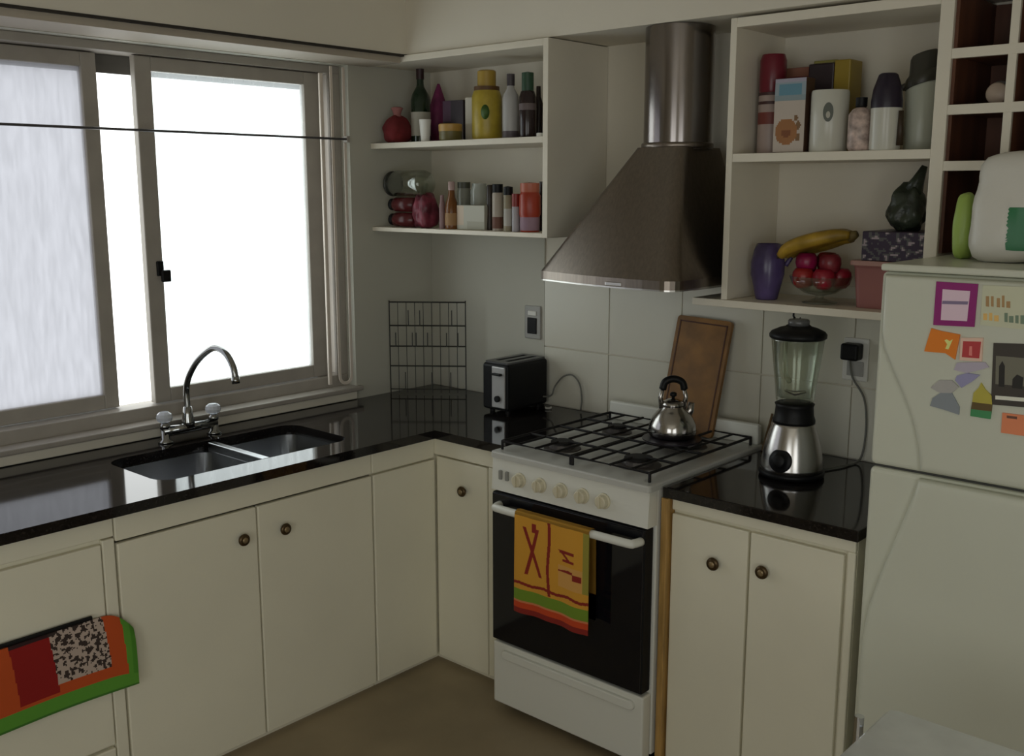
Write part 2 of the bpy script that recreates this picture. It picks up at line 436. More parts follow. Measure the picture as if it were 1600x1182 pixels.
# -- worktops
SX0, SX1, SY0, SY1 = .17, .505, -1.555, -.862
outer = [(.002, -.009), (.002, -3.2), (.6225, -3.2), (.6225, -.5975), (.962, -.5975), (.962, -.009)]
bm = plate(outer, [rrect(SX0, SX1, SY0, SY1, .06, 6)], .8305, .86)
tag(obj('worktop', bm, GRANITE), 'polished black granite worktop turning the corner under the window', 'worktop')
tag(obj('worktop', bx(1.586, 2.15, -.6466, -.009, .8305, .86, .002), GRANITE), 'short black granite worktop carrying the blender', 'worktop')

# -- double sink
sk = thing('sink', 'stainless double bowl sink set in black worktop', 'sink', (.33, -1.2, .83))
SINKST = mat('sink_steel', (.42, .43, .44), .22, 1)
bowls = ((SX0+.012, SX1-.012, SY0+.012, -1.206), (SX0+.012, SX1-.012, -1.178, SY1-.012))
obj('rim', plate(rrect(SX0-.02, SX1+.02, SY0-.02, SY1+.003, .06), [rrect(*b, .055) for b in bowls], .827, .8298), SINKST, sk)
for b in bowls:
    x0, x1, y0, y1 = b
    rings = [[(x, y, .8285) for x, y in rrect(x0, x1, y0, y1, .055)], [(x, y, .74) for x, y in rrect(x0+.006, x1-.006, y0+.006, y1-.006, .06)],
             [(x, y, .705) for x, y in rrect(x0+.014, x1-.014, y0+.014, y1-.014, .055)], [(x, y, .70) for x, y in rrect(x0+.035, x1-.035, y0+.035, y1-.035, .045)]]
    bw = obj('bowl', loft(B(), rings, cap0=False), SINKST, sk, True)
    obj('drain', LA([(.032, 0), (.032, .003), (.02, .003), (.018, .001)], (x0+x1)/2, (y0+y1)/2, .7002, 20), CHROME, bw)
obj('divider', bx(SX0+.012, SX1-.012, -1.2055, -1.1785, .828, .857, .003), SINKST, sk)

TAPM = mat('backlit_chrome_tone', (.33, .335, .33), .12, 1)  # chrome darkened in its colour to look backlit by the window
# -- mixer tap
tp = thing('kitchen_tap', 'chrome two handle mixer tap with tall swan neck spout', 'tap', (.095, -1.215, .86))
ya, yb, yc = -1.305, -1.125, -1.22
bm = B(); lathe(bm, [(.024, 0), (.024, .006), (.014, .012), (.013, .05)], .095, ya, .86, 18); lathe(bm, [(.024, 0), (.024, .006), (.014, .012), (.013, .05)], .095, yb, .86, 18)
tube(bm, [(.095, ya-.008, .898), (.095, yb+.008, .898)], .0155, 14)
lathe(bm, [(.021, .0), (.021, .02), (.016, .045), (.014, .07)], .095, yc, .898, 18)
obj('mixer_body', bm, TAPM, tp, True)
ACR = mat('clear_acrylic_knob', (.80, .84, .92), .15, trans=.35, ior=1.49)
for y in (ya, yb):
    h = obj('handle', LA([(.017, 0), (.017, .012), (.012, .016), (.012, .022)], .095, y, .908, 18), TAPM, tp, True)
    bm = LA([(.014, 0), (.024, .006), (.026, .016), (.023, .027), (.014, .034), (.0, .035)], .095, y, .929, 12)
    obj('knob', bm, ACR, h)
pts = smoothpts([(.095, yc, .95), (.098, yc, 1.04), (.155, yc, 1.115), (.23, yc, 1.165), (.285, yc, 1.183), (.34, yc, 1.17), (.375, yc, 1.135), (.386, yc, 1.10)], 6)
obj('spout', TU(pts, .0105, 12), TAPM, tp, True)
obj('aerator', TU([(.385, yc, 1.103), (.388, yc, 1.082)], .0125, 12), TAPM, tp, True)

# -- cloth hung on the drawer front
cl = thing('hanging_cloth', 'orange, red and green cloth with spotted patch hung on the drawer front', 'cloth', (.62, -1.95, .35))
def patch(u, v):
    O_, R_, G_ = (.50, .075, .012), (.27, .008, .006), (.10, .30, .03)
    if v < .20: return G_ if v > .03 else (.05, .17, .02)
    if u > .975: return (.07, .24, .02)
    if u > .94+.02*(1-v): return G_
    sl = .035*(v-.5)
    if u+sl < .455: return O_
    if u+sl < .63 and v > .24: return R_ if v < .96 else (.03, .01, .01)
    if .63 <= u+sl < .875 and v > .34:
        n = noise.noise(Vector((u*60, v*22, 1.7))) + .5*noise.noise(Vector((u*120, v*44, 5.2)))
        return (.04, .025, .02) if n > .12-.25*(v-.6) else (.46, .36, .30)
    return O_
cy0, cy1, cz0, cz1 = -2.30, -1.722, .353, .566
def cshape(u, v):
    return .020 + .006*math.sin(u*7) - .012*(v**6)
o = printed('printed_front', (.602, cy0, cz0), (0, cy1-cy0, 0), (0, 0, cz1-cz0), 180, 70, patch, cl, disp=cshape, m=CLOTHP, thick=.004)
for v in o.data.vertices:      # cut the upper right corner round and slope the lower edge
    y = v.co.y + cl.location.y; z = v.co.z + cl.location.z
    u = (y-cy0)/(cy1-cy0); t = (z-cz0)/(cz1-cz0)
    lim = cz1 - .055*max(0, (u-.86)/.14)**2.2
    v.co.z = cz0 + t*(lim-cz0) - cl.location.z
obj('hanging_rail', TU([(.606, -2.5, .572), (.606, -1.83, .572)], .006, 8), BLACKPL, cl)

# ================================================================== STOVE
X0, X1, YF, YB = .985, 1.575, -.70, -.062
st = thing('gas_stove', 'white freestanding gas stove with black glass oven door', 'stove', ((X0+X1)/2, -.4, 0))
obj('body', bx(X0, X1, YF+.045, YB, .045, .852, .004), ENAMEL, st)
for x in (X0+.04, X1-.04):
    for y in (YF+.09, YB-.06): obj('foot', LA([(.018, 0), (.018, .02), (.010, .022), (.010, .05)], x, y, 0, 14), BLACKPL, st)
bm = prism(rrect(X0-.004, X1+.004, YF-.004, YB, .012, 4), 'z', .852, .872, .005)
obj('hob_plate', bm, mat('grey_white_hob_enamel', (.50, .50, .47), .25), st)
obj('backguard', bx(X0+.002, X1-.002, YB-.028, YB-.002, .872, .937, .006), ENAMEL, st)
cp = obj('control_panel', prism([(YF+.046, .748), (YF, .748), (YF+.006, .850), (YF+.046, .850)], 'x', X0, X1), ENAMEL, st)
def yknob(name, x, z, r, d, m, y=YF):
    bm = LA([(r*1.12, 0), (r*1.12, .004), (r*.95, .006), (r*.9, d), (r*.75, d+.002)], seg=22)
    box(bm, -r*.16, r*.16, -r*.85, r*.85, d-.002, d+.008, .002)
    bmesh.ops.transform(bm, matrix=Matrix.Translation((x, y, z)) @ Matrix.Rotation(PI/2, 4, 'X'), verts=bm.verts)
    return obj(name, bm, m, cp)
KNOBM = mat('ivory_stove_knob', (.62, .57, .42), .4)
for x in (1.101, 1.183, 1.265, 1.345, 1.421): yknob('stove_knob', x, .797, .021, .020, KNOBM, YF+.003)
for x in (1.023, 1.050):
    obj('push_button', bx(x-.006, x+.006, YF-.006, YF+.004, .785, .815, .003), mat('grey_button', (.25, .25, .23), .4), cp)
# oven door
dr = obj('oven_door', bx(X0+.003, X1-.008, YF, YF+.043, .248, .742, .004), BLACKPL, st)
obj('glass_pane', bx(X0+.006, X1-.011, YF-.004, YF+.001, .252, .738, .0015), BLKGLASS, dr)
hz, hy = .705, -.742
pts = [(1.024, YF-.003, hz), (1.031, hy+.010, hz), (1.05, hy, hz+.001), (1.15, hy-.003, hz+.002), (1.265, hy-.004, hz+.003), (1.40, hy-.003, hz+.004), (1.535, hy, hz+.004), (1.552, hy+.010, hz+.004), (1.557, YF-.003, hz+.004)]
obj('door_handle', TU(smoothpts(pts, 4), .0125, 12), ENAMEL, dr, True)
df = obj('storage_drawer', bx(X0+.003, X1-.003, YF+.002, YF+.043, .030, .240, .005), ENAMEL, st)
obj('drawer_grip', prism(rrect(X0+.045, X1-.03, .192, .222, .0145), 'y', YF+.003, YF-.010, .004), ENAMEL, df)
obj('plinth', bx(X0+.02, X1-.02, YF+.07, YF+.09, 0, .045), BLACKPL, st)
# burners and grates
BUR = ((1.135, -.535, .040), (1.135, -.245, .034), (1.425, -.535, .046), (1.425, -.245, .034))
for x, y, r in BUR:
    b = obj('burner', LA([(r*1.5, 0), (r*1.45, .003), (r*1.05, .005), (r, .016), (r*.9, .018)], x, y, .872, 24), mat('burner_ring', (.10, .09, .085), .5, .6), st)
    obj('burner_cap', LA([(r*.92, .018), (r*.92, .024), (r*.7, .027)], x, y, .872, 24), BLACKIRON, b)
for gx0, gx1 in ((X0+.018, 1.276), (1.284, X1-.018)):
    gy0, gy1, gz = YF+.03, YB-.045, .899; cx = (gx0+gx1)/2
    bm = B(); tube(bm, [(gx0, gy0, gz), (gx1, gy0, gz), (gx1, gy1, gz), (gx0, gy1, gz)], .0045, 6, True)
    gr = obj('grate', bm, BLACKIRON, st)
    for cyb in (-.535, -.245):
        for dx, dy in ((1, 0), (-1, 0), (0, 1), (0, -1)):
            a = (cx+dx*.028, cyb+dy*.028, gz)
            e = (gx1 if dx > 0 else gx0 if dx < 0 else cx, cyb if dx else (cyb+.145 if dy > 0 else cyb-.135), gz)
            obj('grate_finger', TU([a, e], .004, 6), BLACKIRON, gr)
    obj('grate_bar', TU([(gx0, -.39, gz), (gx1, -.39, gz)], .004, 6), BLACKIRON, gr)
    for dx in (-.072, .072): obj('grate_bar', TU([(cx+dx, gy0, gz), (cx+dx, gy1, gz)], .0036, 6), BLACKIRON, gr)
    for x in (gx0, gx1):
        for y in (gy0, gy1): obj('grate_foot', TU([(x, y, gz), (x, y, .873)], .0045, 6), BLACKIRON, gr)
# towel over the oven handle
tw = thing('kitchen_towel', 'yellow towel with red lines, green band, hung on oven handle', 'towel', (1.22, -.76, .37))
TX0 = at(804, 860, 'y', -.7615).x; TX1 = at(919, 900, 'y', -.7615).x; TZ0, TZ1 = .405, .724
def towel(u, v):
    Y_, RD, GR, OR, PK = (.62, .30, .03), (.24, .018, .010), (.16, .26, .02), (.55, .06, .012), (.55, .20, .12)
    jig = .008*math.sin(u*19)
    if v < .055: return RD
    if v < .115: return OR
    if v < .135: return (.60, .20, .08)
    if v < .25: return GR
    if .295+jig < v < .325+jig: return RD
    if abs(u-.475-.012*math.sin(v*9)) < .020 and v > .26: return RD
    # crossed ribbon figure on the left half
    if .42 < v < .90:
        t = (v-.42)/.48
        if abs(u-(.36-.22*t)) < .022 or abs(u-(.17+.15*t)) < .022: return RD
    if .86 < v < .95 and abs(u-.27) < .03: return RD
    # small block and dash marks on the right half
    if .62 < u < .82 and (.74 < v < .77 or .66 < v < .685 and u > .66): return RD
    if abs((u-.62)-(.77-v)*1.4) < .022 and .66 < v < .77: return RD
    if .60 < u < .80 and .555 < v < .575+jig: return RD
    if .80 < u < .92 and .50 < v < .56: return RD
    if u > .93 and v > .4: return (.30, .26, .04)
    if .6 < u < .93 and .4 < v < .62: return (.62, .32, .08)
    return Y_
def tdisp(u, v): return .004*math.sin(u*8+1)*(1-v) + .003*math.sin(u*17)*(1-v*.7)
o = printed('printed_front', (TX0, -.7615, TZ0), (TX1-TX0, 0, 0), (0, 0, TZ1-TZ0-.012), 170, 200, towel, tw, disp=tdisp, m=CLOTHP, thick=.0025)
bm = B(); prof = [(-.7615, TZ1-.013), (-.759, TZ1-.004), (-.748, TZ1+.0015), (-.735, TZ1-.001), (-.7275, TZ1-.010), (-.7265, TZ1-.04), (-.7235, .52), (-.7235, .44)]
ra = [[bm.verts.new((x, y, z)) for x in (TX0, TX1)] for y, z in prof]
for a, b in zip(ra, ra[1:]): bm.faces.new((a[0], a[1], b[1], b[0]))
r = bmesh.ops.solidify(bm, geom=list(bm.faces), thickness=.002)
obj('fold_over', bm, mat('yellow_cloth', (.62, .33, .04), .9), tw, True)

# kettle on a dark heat spreader
kx, ky = 1.388, -.300
tag(obj('heat_spreader_plate', LA([(.088, 0), (.092, .003), (.092, .007), (.085, .007)], kx+.012, ky-.02, .9036, 36), mat('dark_plate', (.03, .024, .032), .35, .5)), 'flat dark round plate under the kettle', 'plate')
kz = .9108
kt = thing('kettle', 'shiny steel stovetop kettle with black handle', 'kettle', (kx, ky, kz))
KST = mat('polished_kettle_steel', (.42, .40, .38), .16, 1)
obj('body', LA([(.066, 0), (.073, .006), (.075, .022), (.072, .042), (.062, .064), (.047, .083), (.036, .094), (.034, .100)], kx, ky, kz, 36), KST, kt, True)
ld = obj('lid', LA([(.036, .0995), (.036, .104), (.030, .112), (.016, .119), (.007, .121)], kx, ky, kz, 28), KST, kt, True)
obj('lid_knob', LA([(.005, .120), (.005, .126), (.011, .130), (.011, .137), (.006, .141)], kx, ky, kz, 16), BLACKPL, ld, True)
dv = Vector((.745, .667, 0))   # spout direction
def kp(s, z): return (kx+dv.x*s, ky+dv.y*s, kz+z)
obj('spout', TU([kp(.042, .060), kp(.055, .085), kp(.058, .108)], [.016, .012, .010], 12), KST, kt, True)
for sgn in (-1, 1):
    obj('handle_bracket', TU([kp(sgn*.034, .090), kp(sgn*.040, .125), kp(sgn*.032, .158)], [.009, .007, .007], 8), KST, kt, True)
obj('handle', TU(smoothpts([kp(-.034, .150), kp(-.026, .174), kp(.0, .183), kp(.026, .173), kp(.034, .150)], 5), .0115, 10), BLACKPL, kt, True)

# cutting board leaning behind the burners
BRD = mat('brown_chopping_board', (.21, .098, .020), .45, var=.3, vscale=9, aniso=(1.5, 6, .6))
cb = thing('cutting_board', 'brown wooden cutting board leaning against the wall tiles', 'cutting board', (1.32, -.124, .8735))
bl, wd, hh = .0, .207, .385
tl = math.atan2(.085, .375)
bm = prism(rrect(-wd/2, wd/2, 0, hh, .012, 4), 'y', 0, .016, .002)
bmesh.ops.transform(bm, matrix=Matrix.Rotation(-tl, 4, 'X') @ Matrix.Rotation(.035, 4, 'Y'), verts=bm.verts)
zm = min(v.co.z for v in bm.verts)
for v in bm.verts: v.co.z -= zm
obj('board', bm, BRD, cb, local=True)
bm = B()
for xa, xb, za, zb in ((-wd/2+.012, -wd/2+.017, .015, hh-.015), (wd/2-.017, wd/2-.012, .015, hh-.015), (-wd/2+.012, wd/2-.012, hh-.020, hh-.015)):
    box(bm, xa, xb, -.0012, .001, za, zb)
bmesh.ops.transform(bm, matrix=Matrix.Rotation(-tl, 4, 'X') @ Matrix.Rotation(.035, 4, 'Y'), verts=bm.verts)
for v in bm.verts: v.co.z -= zm
obj('juice_groove', bm, mat('dark_groove_wood', (.07, .025, .01), .6), cb, local=True)
# two thin sticks beside the stove back corner
for k, (a, b) in enumerate((((1.585+.012, -.10, .8605), (1.572+.012, -.022, .965)), ((1.622, -.13, .8605), (1.633, -.022, .948)))):
    tag(obj('wooden_stick', TU([a, b], [.0055, .004], 8), mat('brown_stick', (.12, .07, .03), .6)),
        ('thin brown stick leaning on wall tiles right beside the stove', 'short brown stick leaning on wall tiles nearer the blender')[k], 'stick', 'sticks beside the stove')

# ================================================================== RANGE HOOD
hd = thing('range_hood', 'dull steel chimney range hood above the stove', 'range hood', (1.25, -.2, 1.39))
def hood_ring(t):
    """t 0 = bottom outline, 1 = neck"""
    x0, x1 = .945+(1.232-.945)*t, 1.512+(1.405-1.512)*t**.8
    yf = -.505+(.505-.312)*t; ybk = -.012-.09*t
    bow = .03*(1-t); r = .05-.02*t; n = 5
    pts = []
    pts += [(x1, ybk), (x0, ybk)]
    yl = -.40+(.40-.29)*t            # left front corner is drawn back
    for k in range(n+1):
        a = PI + PI/2*k/n; pts.append((x0+r+r*math.cos(a), yl+r*.0+r*math.sin(a)))
    for k in range(1, 8):
        u = k/8; pts.append((x0+r+(x1-x0-2*r)*u, (yl-r)+(yf-(yl-r))*math.sin(u*PI/2)-bow*math.sin(u*PI)*.3))
    for k in range(n+1):
        a = 1.5*PI + PI/2*k/n; pts.append((x1-r+r*math.cos(a), yf+r+r*math.sin(a)))
    return pts
rings = [[(x, y, 1.415+(1.80-1.415)*t) for x, y in hood_ring(t)] for t in (0, .15, .3, .45, .6, .75, .9, 1)]
hb = obj('canopy', loft(B(), rings, cap0=False), HOODST, hd)
for p_ in hb.data.polygons: p_.use_smooth = True
hb.data.set_sharp_from_angle(angle=.5)
obj('lower_rim', loft(B(), [[(x, y, z) for x, y in hood_ring(0)] for z in (1.390, 1.416)], cap0=True, cap1=False), HOODST, hd)
obj('rim_lip', loft(B(), [[(1.228+(x-1.228)*1.004, -.2+(y+.2)*1.006, z) for x, y in hood_ring(0)] for z in (1.386, 1.3905)]), STEEL, hd)
bm = B()
for k in range(2): box(bm, .98+k*.27, 1.22+k*.27, -.36, -.06, 1.380, 1.3855, .002)
obj('grease_filter', bm, STEEL, hd)
DUCT = mat('duct_steel', (.26, .235, .225), .16, 1)
ch = obj('chimney_duct', LA([(.105, 1.795), (.105, 2.158)], 1.315, -.205, 0, 40), DUCT, hd, True)
ch.data.set_sharp_from_angle(angle=.6)
obj('duct_collar', LA([(.108, 1.797), (.111, 1.80), (.111, 1.812), (.108, 1.815)], 1.315, -.205, 0, 40), HOODST, hd, True)
obj('light_strip', bx(1.27, 1.33, -.508, -.499, 1.392, 1.404, .002), STEEL, hd)

# ================================================================== WALL SHELF UNITS
SD, SR = -.325, .891
su = thing('open_shelf_unit', 'white two shelf unit in the corner beside the window', 'shelf unit', (.45, -.16, 1.51))
obj('side_panel', bx(SR-.022, SR, SD, -.002, 1.5135, 2.157, .0015), SHELFW, su)
obj('top_panel', bx(.002, SR-.022, SD, -.002, 2.134, 2.157, .0015), SHELFW, su)
obj('shelf', bx(.002, SR-.022, SD+.001, -.0005, 1.826, 1.8465, .0015), SHELFW, su)
obj('shelf', bx(.002, SR-.022, SD+.001, -.008, 1.5135, 1.529, .0015), SHELFW, su)
RD_, U0, U1 = -.29, 1.538, 2.125
ru = thing('open_shelf_unit', 'white two shelf unit between the hood and the wine rack', 'shelf unit', (1.83, -.15, 1.33))
obj('side_panel', bx(U0, U0+.02, RD_, -.002, 1.352, 2.152, .0015), SHELFW, ru)
obj('side_panel', bx(U1, U1+.034, RD_, -.002, 1.352, 2.152, .0015), SHELFW, ru)
obj('top_panel', bx(U0+.02, U1, RD_, -.002, 2.126, 2.152, .0015), SHELFW, ru)
obj('shelf', bx(U0+.02, U1, RD_+.001, -.002, 1.752, 1.776, .0015), SHELFW, ru)
obj('shelf', bx(1.44, U1+.034, RD_-.002, -.009, 1.330, 1.3515, .0015), SHELFW, ru)
# wine rack lattice with brown compartments
wr = thing('wine_rack', 'white lattice wine rack with dark brown compartments', 'wine rack', (2.4, -.15, 1.5))
obj('back_board', bx(2.16, 2.64, -.012, -.002, 1.514, 2.152), DARKW, wr)
XV = (2.302, 2.450, 2.598); ZH = (2.005, 1.870, 1.733)
for x in XV:
    d = obj('divider', bx(x-.008, x+.008, RD_+.012, -.012, 1.514, 2.152), DARKW, wr)
    obj('front_edge', bx(x-.010, x+.010, RD_, RD_+.012, 1.514, 2.152, .001), SHELFW, d)
for z in ZH:
    d = obj('cross_board', bx(2.162, 2.64, RD_+.012, -.012, z-.007, z+.007), DARKW, wr)
    obj('front_edge', bx(2.1595, 2.64, RD_-.0008, RD_+.012, z-.012, z+.012, .001), SHELFW, d)
obj('lining', bx(2.1595, 2.168, RD_+.012, -.012, 1.514, 2.152), DARKW, wr)
bt = thing('lying_jar', 'round jar with pale lid lying in a wine rack compartment', 'jar', (2.262, -.2, 1.877))
c = at(1525, 142, 'y', -.25)
def ycyl(prof, cx, cz, y0, seg=24):
    bm = LA(prof, seg=seg); bmesh.ops.transform(bm, matrix=Matrix.Translation((cx, y0, cz)) @ Matrix.Rotation(-PI/2, 4, 'X'), verts=bm.verts); return bm
obj('body', ycyl([(.030, .0), (.032, .01), (.032, .14), (.0, .142)], 2.250, 1.877+.0325, -.20), mat('grey_jar', (.25, .23, .21), .3), bt, True)
obj('lid', ycyl([(.0, -.001), (.024, 0), (.027, .004), (.027, .018)], 2.250, 1.877+.0325, -.218), mat('pale_lid', (.6, .48, .38), .4), bt, True)
# little hook under the right shelf
hk = at(1240, 499, 'y', -.25)
tag(obj('hook', TU(smoothpts([(hk.x, -.25, 1.3299), (hk.x, -.25, 1.315), (hk.x+.012, -.25, 1.306), (hk.x+.022, -.25, 1.312)], 4), .003, 8), BLACKPL), 'small dark hook screwed under the shelf above the blender', 'hook')

# ================================================================== WALL FITTINGS AND COUNTER THINGS
sw = thing('wall_switch', 'pale wall plate with black socket insert above the toaster', 'socket', (.56, -.008, 1.11))
obj('cover_plate', bx(.520, .600, -.015, -.0075, 1.108, 1.236, .004), mat('grey_plate', (.36, .355, .33), .4), sw)
obj('socket_insert', bx(.537, .583, -.019, -.0145, 1.128, 1.190, .002), BLACKPL, sw)
obj('switch_rocker', bx(.540, .582, -.019, -.0145, 1.198, 1.216, .002), WHITEPL, sw)
so = thing('wall_socket', 'wall socket with black plug beside the fridge', 'socket', (1.845, -.008, 1.12))
obj('cover_plate', bx(1.805, 1.885, -.015, -.0075, 1.105, 1.235, .004), WHITEPL, so)
obj('socket_insert', bx(1.82, 1.872, -.018, -.0145, 1.12, 1.165, .002), mat('grey_plate', (.36, .355, .33), .4), so)
pg = thing('plug_and_cable', 'black plug with thin dark cable running down to the worktop', 'plug', (1.845, -.04, 1.19))
obj('plug', bx(1.815, 1.87, -.062, -.0185, 1.172, 1.222, .007, 3), BLACKPL, pg)
obj('cable', TU(smoothpts([(1.84, -.045, 1.175), (1.85, -.04, 1.12), (1.885, -.03, 1.06), (1.895, -.025, .98), (1.893, -.03, .90), (1.885, -.05, .8655), (1.87, -.12, .8645), (1.845, -.19, .8645)], 6), .0032, 8), mat('grey_cable', (.16, .16, .14), .5), pg, True)

# toaster
tx0, tx1, ty0, ty1, tz0, tz1 = .528, .655, -.262, -.032, .872, 1.052
to = thing('toaster', 'black two slot toaster with silver control strip', 'toaster', (.59, -.147, .86))
obj('housing', bx(tx0, tx1, ty0, ty1, tz0, tz1-.006, .012, 3), BLACKPL, to)
obj('top_trim', plate(rrect(tx0+.006, tx1-.006, ty0+.006, ty1-.006, .012), [rrect(tx0+.030, tx0+.050, ty0+.04, ty1-.03, .004), rrect(tx1-.050, tx1-.030, ty0+.04, ty1-.03, .004)], tz1-.0065, tz1), mat('toaster_top_grey', (.10, .10, .105), .3, .6), to)
cpn = obj('control_strip', bx(tx0+.052, tx1-.010, ty0-.004, ty0+.004, tz0+.012, tz1-.016, .003), mat('silver_panel', (.46, .45, .44), .35, .5), to)
obj('lever', bx(tx0+.062, tx1-.022, ty0-.018, ty0-.003, 1.005, 1.014, .003), BLACKPL, cpn)
bm = LA([(.012, 0), (.012, .010), (.010, .012)], seg=18); bmesh.ops.transform(bm, matrix=Matrix.Translation((.612, ty0-.003, .918)) @ Matrix.Rotation(PI/2, 4, 'X'), verts=bm.verts)
obj('browning_dial', bm, BLACKPL, cpn)
for x in (tx0+.025, tx1-.025):
    for y in (ty0+.03, ty1-.03): obj('foot', LA([(.010, 0), (.010, .013)], x, y, .86, 12), BLACKPL, to)
obj('power_cord', TU(smoothpts([(tx1-.01, -.06, .90), (.69, -.055, .91), (.70, -.045, .945), (.735, -.04, .985), (.775, -.035, .995), (.805, -.03, .965), (.815, -.028, .91), (.812, -.03, .867)], 6), .0032, 8), mat('grey_cable', (.16, .16, .14), .5), to, True)
tag(obj('twisted_wire_tie', TU(smoothpts([(.675, -.070, .8655), (.690, -.085, .8655), (.70, -.07, .8655), (.69, -.056, .8655)], 5), .003, 8), WHITEPL), 'small pale loop of wire beside the toaster', 'wire')

# wire rack standing diagonally in the corner
WIRE = mat('dark_rack_wire', (.05, .05, .045), .4, .6)
A = Vector((.030, -.272, .8605)); Bv = Vector((.266, -.080, .8605))
rk = thing('wire_rack', 'dark wire rack standing upright in the worktop corner', 'rack', tuple((A+Bv)/2))
def rp(u, z): return A.lerp(Bv, u) + Vector((0, 0, z))
ZR = (.02, .115, .195, .278, .372)
for u in (0, 1): obj('side_wire', TU([rp(u, 0), rp(u, .378)], .0026, 6), WIRE, rk)
for k, z in enumerate(ZR): obj('cross_wire', TU([rp(0, z), rp(1, z)], .0024 if k in (0,) else .0032, 6), WIRE, rk)
nrm = Vector((.63, -.77, 0)).normalized()
for j in range(1, 9):
    u = j/9
    obj('upright_wire', TU([rp(u, .005), rp(u, .372)], .0014, 6), WIRE, rk)
for z0, z1, us in ((.278, .340, (.25, .4, .82)), (.195, .25, (.08, .3, .35, .5, .75, .9)), (.02, .09, (.2, .55, .8))):
    for u in us: obj('prong', TU([rp(u, z0), rp(u, z0)+nrm*.004, rp(u, z1)+nrm*.004], .0022, 6), WIRE, rk)

# blender
bx_, by_ = 1.793, -.293
bl = thing('blender', 'steel and black kitchen blender with glass jug', 'blender', (bx_, by_, .86))
BST = mat('blender_steel', (.50, .48, .46), .22, 1)
obj('foot_ring', LA([(.082, 0), (.092, .004), (.093, .014), (.090, .018)], bx_, by_, .8603, 36), BLACKPL, bl, True)
bs = obj('base', LA([(.0895, .017), (.089, .03), (.082, .075), (.071, .120), (.062, .150), (.058, .160)], bx_, by_, .86, 36), BST, bl, True)
obj('collar', LA([(.060, .157), (.060, .165), (.055, .178), (.053, .205), (.056, .212), (.050, .215)], bx_, by_, .86, 36), BLACKPL, bl, True)
fd = Vector((CAM.x-1.15-bx_, CAM.y-by_, 0)).normalized()
M = Matrix.Translation(Vector((bx_, by_, .918))+fd*.079) @ fd.to_track_quat('Z', 'Y').to_matrix().to_4x4() @ Matrix.Rotation(-.20, 4, 'X')
bm = LA([(.034, 0), (.034, .004), (.030, .006), (.020, .007), (.019, .018), (.016, .020)], seg=24); bmesh.ops.transform(bm, matrix=M, verts=bm.verts)
obj('speed_dial', bm, BLACKPL, bs, True)
jr = obj('jug', LA([(.050, .214), (.054, .225), (.057, .26), (.066, .33), (.0735, .395), (.0755, .400), (.0725, .400), (.063, .33), (.054, .262), (.049, .232), (.0, .230)], bx_, by_, .86, 36), GLASS, bl, True)
obj('blade', TU([(bx_-.028, by_-.01, 1.108), (bx_, by_, 1.100), (bx_+.028, by_+.01, 1.108)], [.003, .007, .003], 8), STEEL, jr)
ldm = obj('lid', LA([(.074, .3995), (.079, .403), (.080, .412), (.074, .420), (.052, .430), (.036, .434), (.034, .437)], bx_, by_, .86, 36), BLACKPL, bl, True)
obj('lid_cap', LA([(.030, .436), (.030, .450), (.027, .454), (.018, .455)], bx_, by_, .86, 24), mat('smoky_cap', (.10, .10, .10), .2), ldm, True)
side = Vector((.80, -.6, 0)).normalized()
obj('jug_handle', TU(smoothpts([Vector((bx_, by_, 1.245))+Vector((-.7, .7, 0))*.066+Vector((0, 0, 0)), Vector((bx_, by_, 1.245))+Vector((-.7, .7, 0)).normalized()*.108, Vector((bx_, by_, 1.15))+Vector((-.7, .7, 0)).normalized()*.100, Vector((bx_, by_, 1.125))+Vector((-.7, .7, 0)).normalized()*.058], 5), .008, 8), GLASS, jr, True)

# ================================================================== FRIDGE
FX0, FX1, FT = 2.178, 2.80, 1.511
fr = thing('fridge', 'white two door fridge covered with magnets', 'fridge', (2.49, -.38, 0))
obj('body', bx(FX0+.004, FX1-.004, -.632, -.06, .03, FT-.012, .006), FRIDGEW, fr)
obj('top_cover', bx(FX0+.002, FX1-.002, -.690, -.06, FT-.016, FT, .005, 3), FRIDGEW, fr)
for x in (FX0+.06, FX1-.06):
    for y in (-.58, -.12): obj('foot', LA([(.02, 0), (.02, .032)], x, y, 0, 14), BLACKPL, fr)
def fdoor(z0, z1, up):
    d = obj('door', bx(FX0, FX1, -.676, -.636, z0, z1, .012, 3), FRIDGEW, fr)
    n = 12; poly = []
    hgt = z1-z0
    # left border curves inwards towards the gap between the doors: the grip
    cz = [(FX0+.012, 1.0), (FX0+.012, .70), (FX0+.020, .62), (FX0+.046, .50), (FX0+.074, .38), (FX0+.098, .26), (FX0+.115, .12), (FX0+.122, 0)] if up else [(FX0+.120, 1.0), (FX0+.110, .955), (FX0+.090, .885), (FX0+.068, .81), (FX0+.045, .73), (FX0+.025, .65), (FX0+.014, .56), (FX0+.012, .50), (FX0+.012, 0)]
    for x, t in cz: poly.append((x, z0+.006+t*(hgt-.012)))
    poly += [(FX1-.012, z0+.006), (FX1-.012, z1-.006)]
    o = obj('raised_panel', prism(poly, 'y', -.674, -.700, .018, 5), FRIDGEW, d, True)
    o.data.set_sharp_from_angle(angle=.7)
    return d
fdoor(1.0415, FT-.018, True); fdoor(.08, 1.0355, False)
obj('door_seal', bx(FX0+.006, FX1-.006, -.664, -.634, 1.0357, 1.0413), mat('dark_seal', (.05, .05, .045), .7), fr)
obj('kick_plate', bx(FX0+.01, FX1-.01, -.64, -.632, .03, .078), mat('grey_plate', (.36, .355, .33), .4), fr)

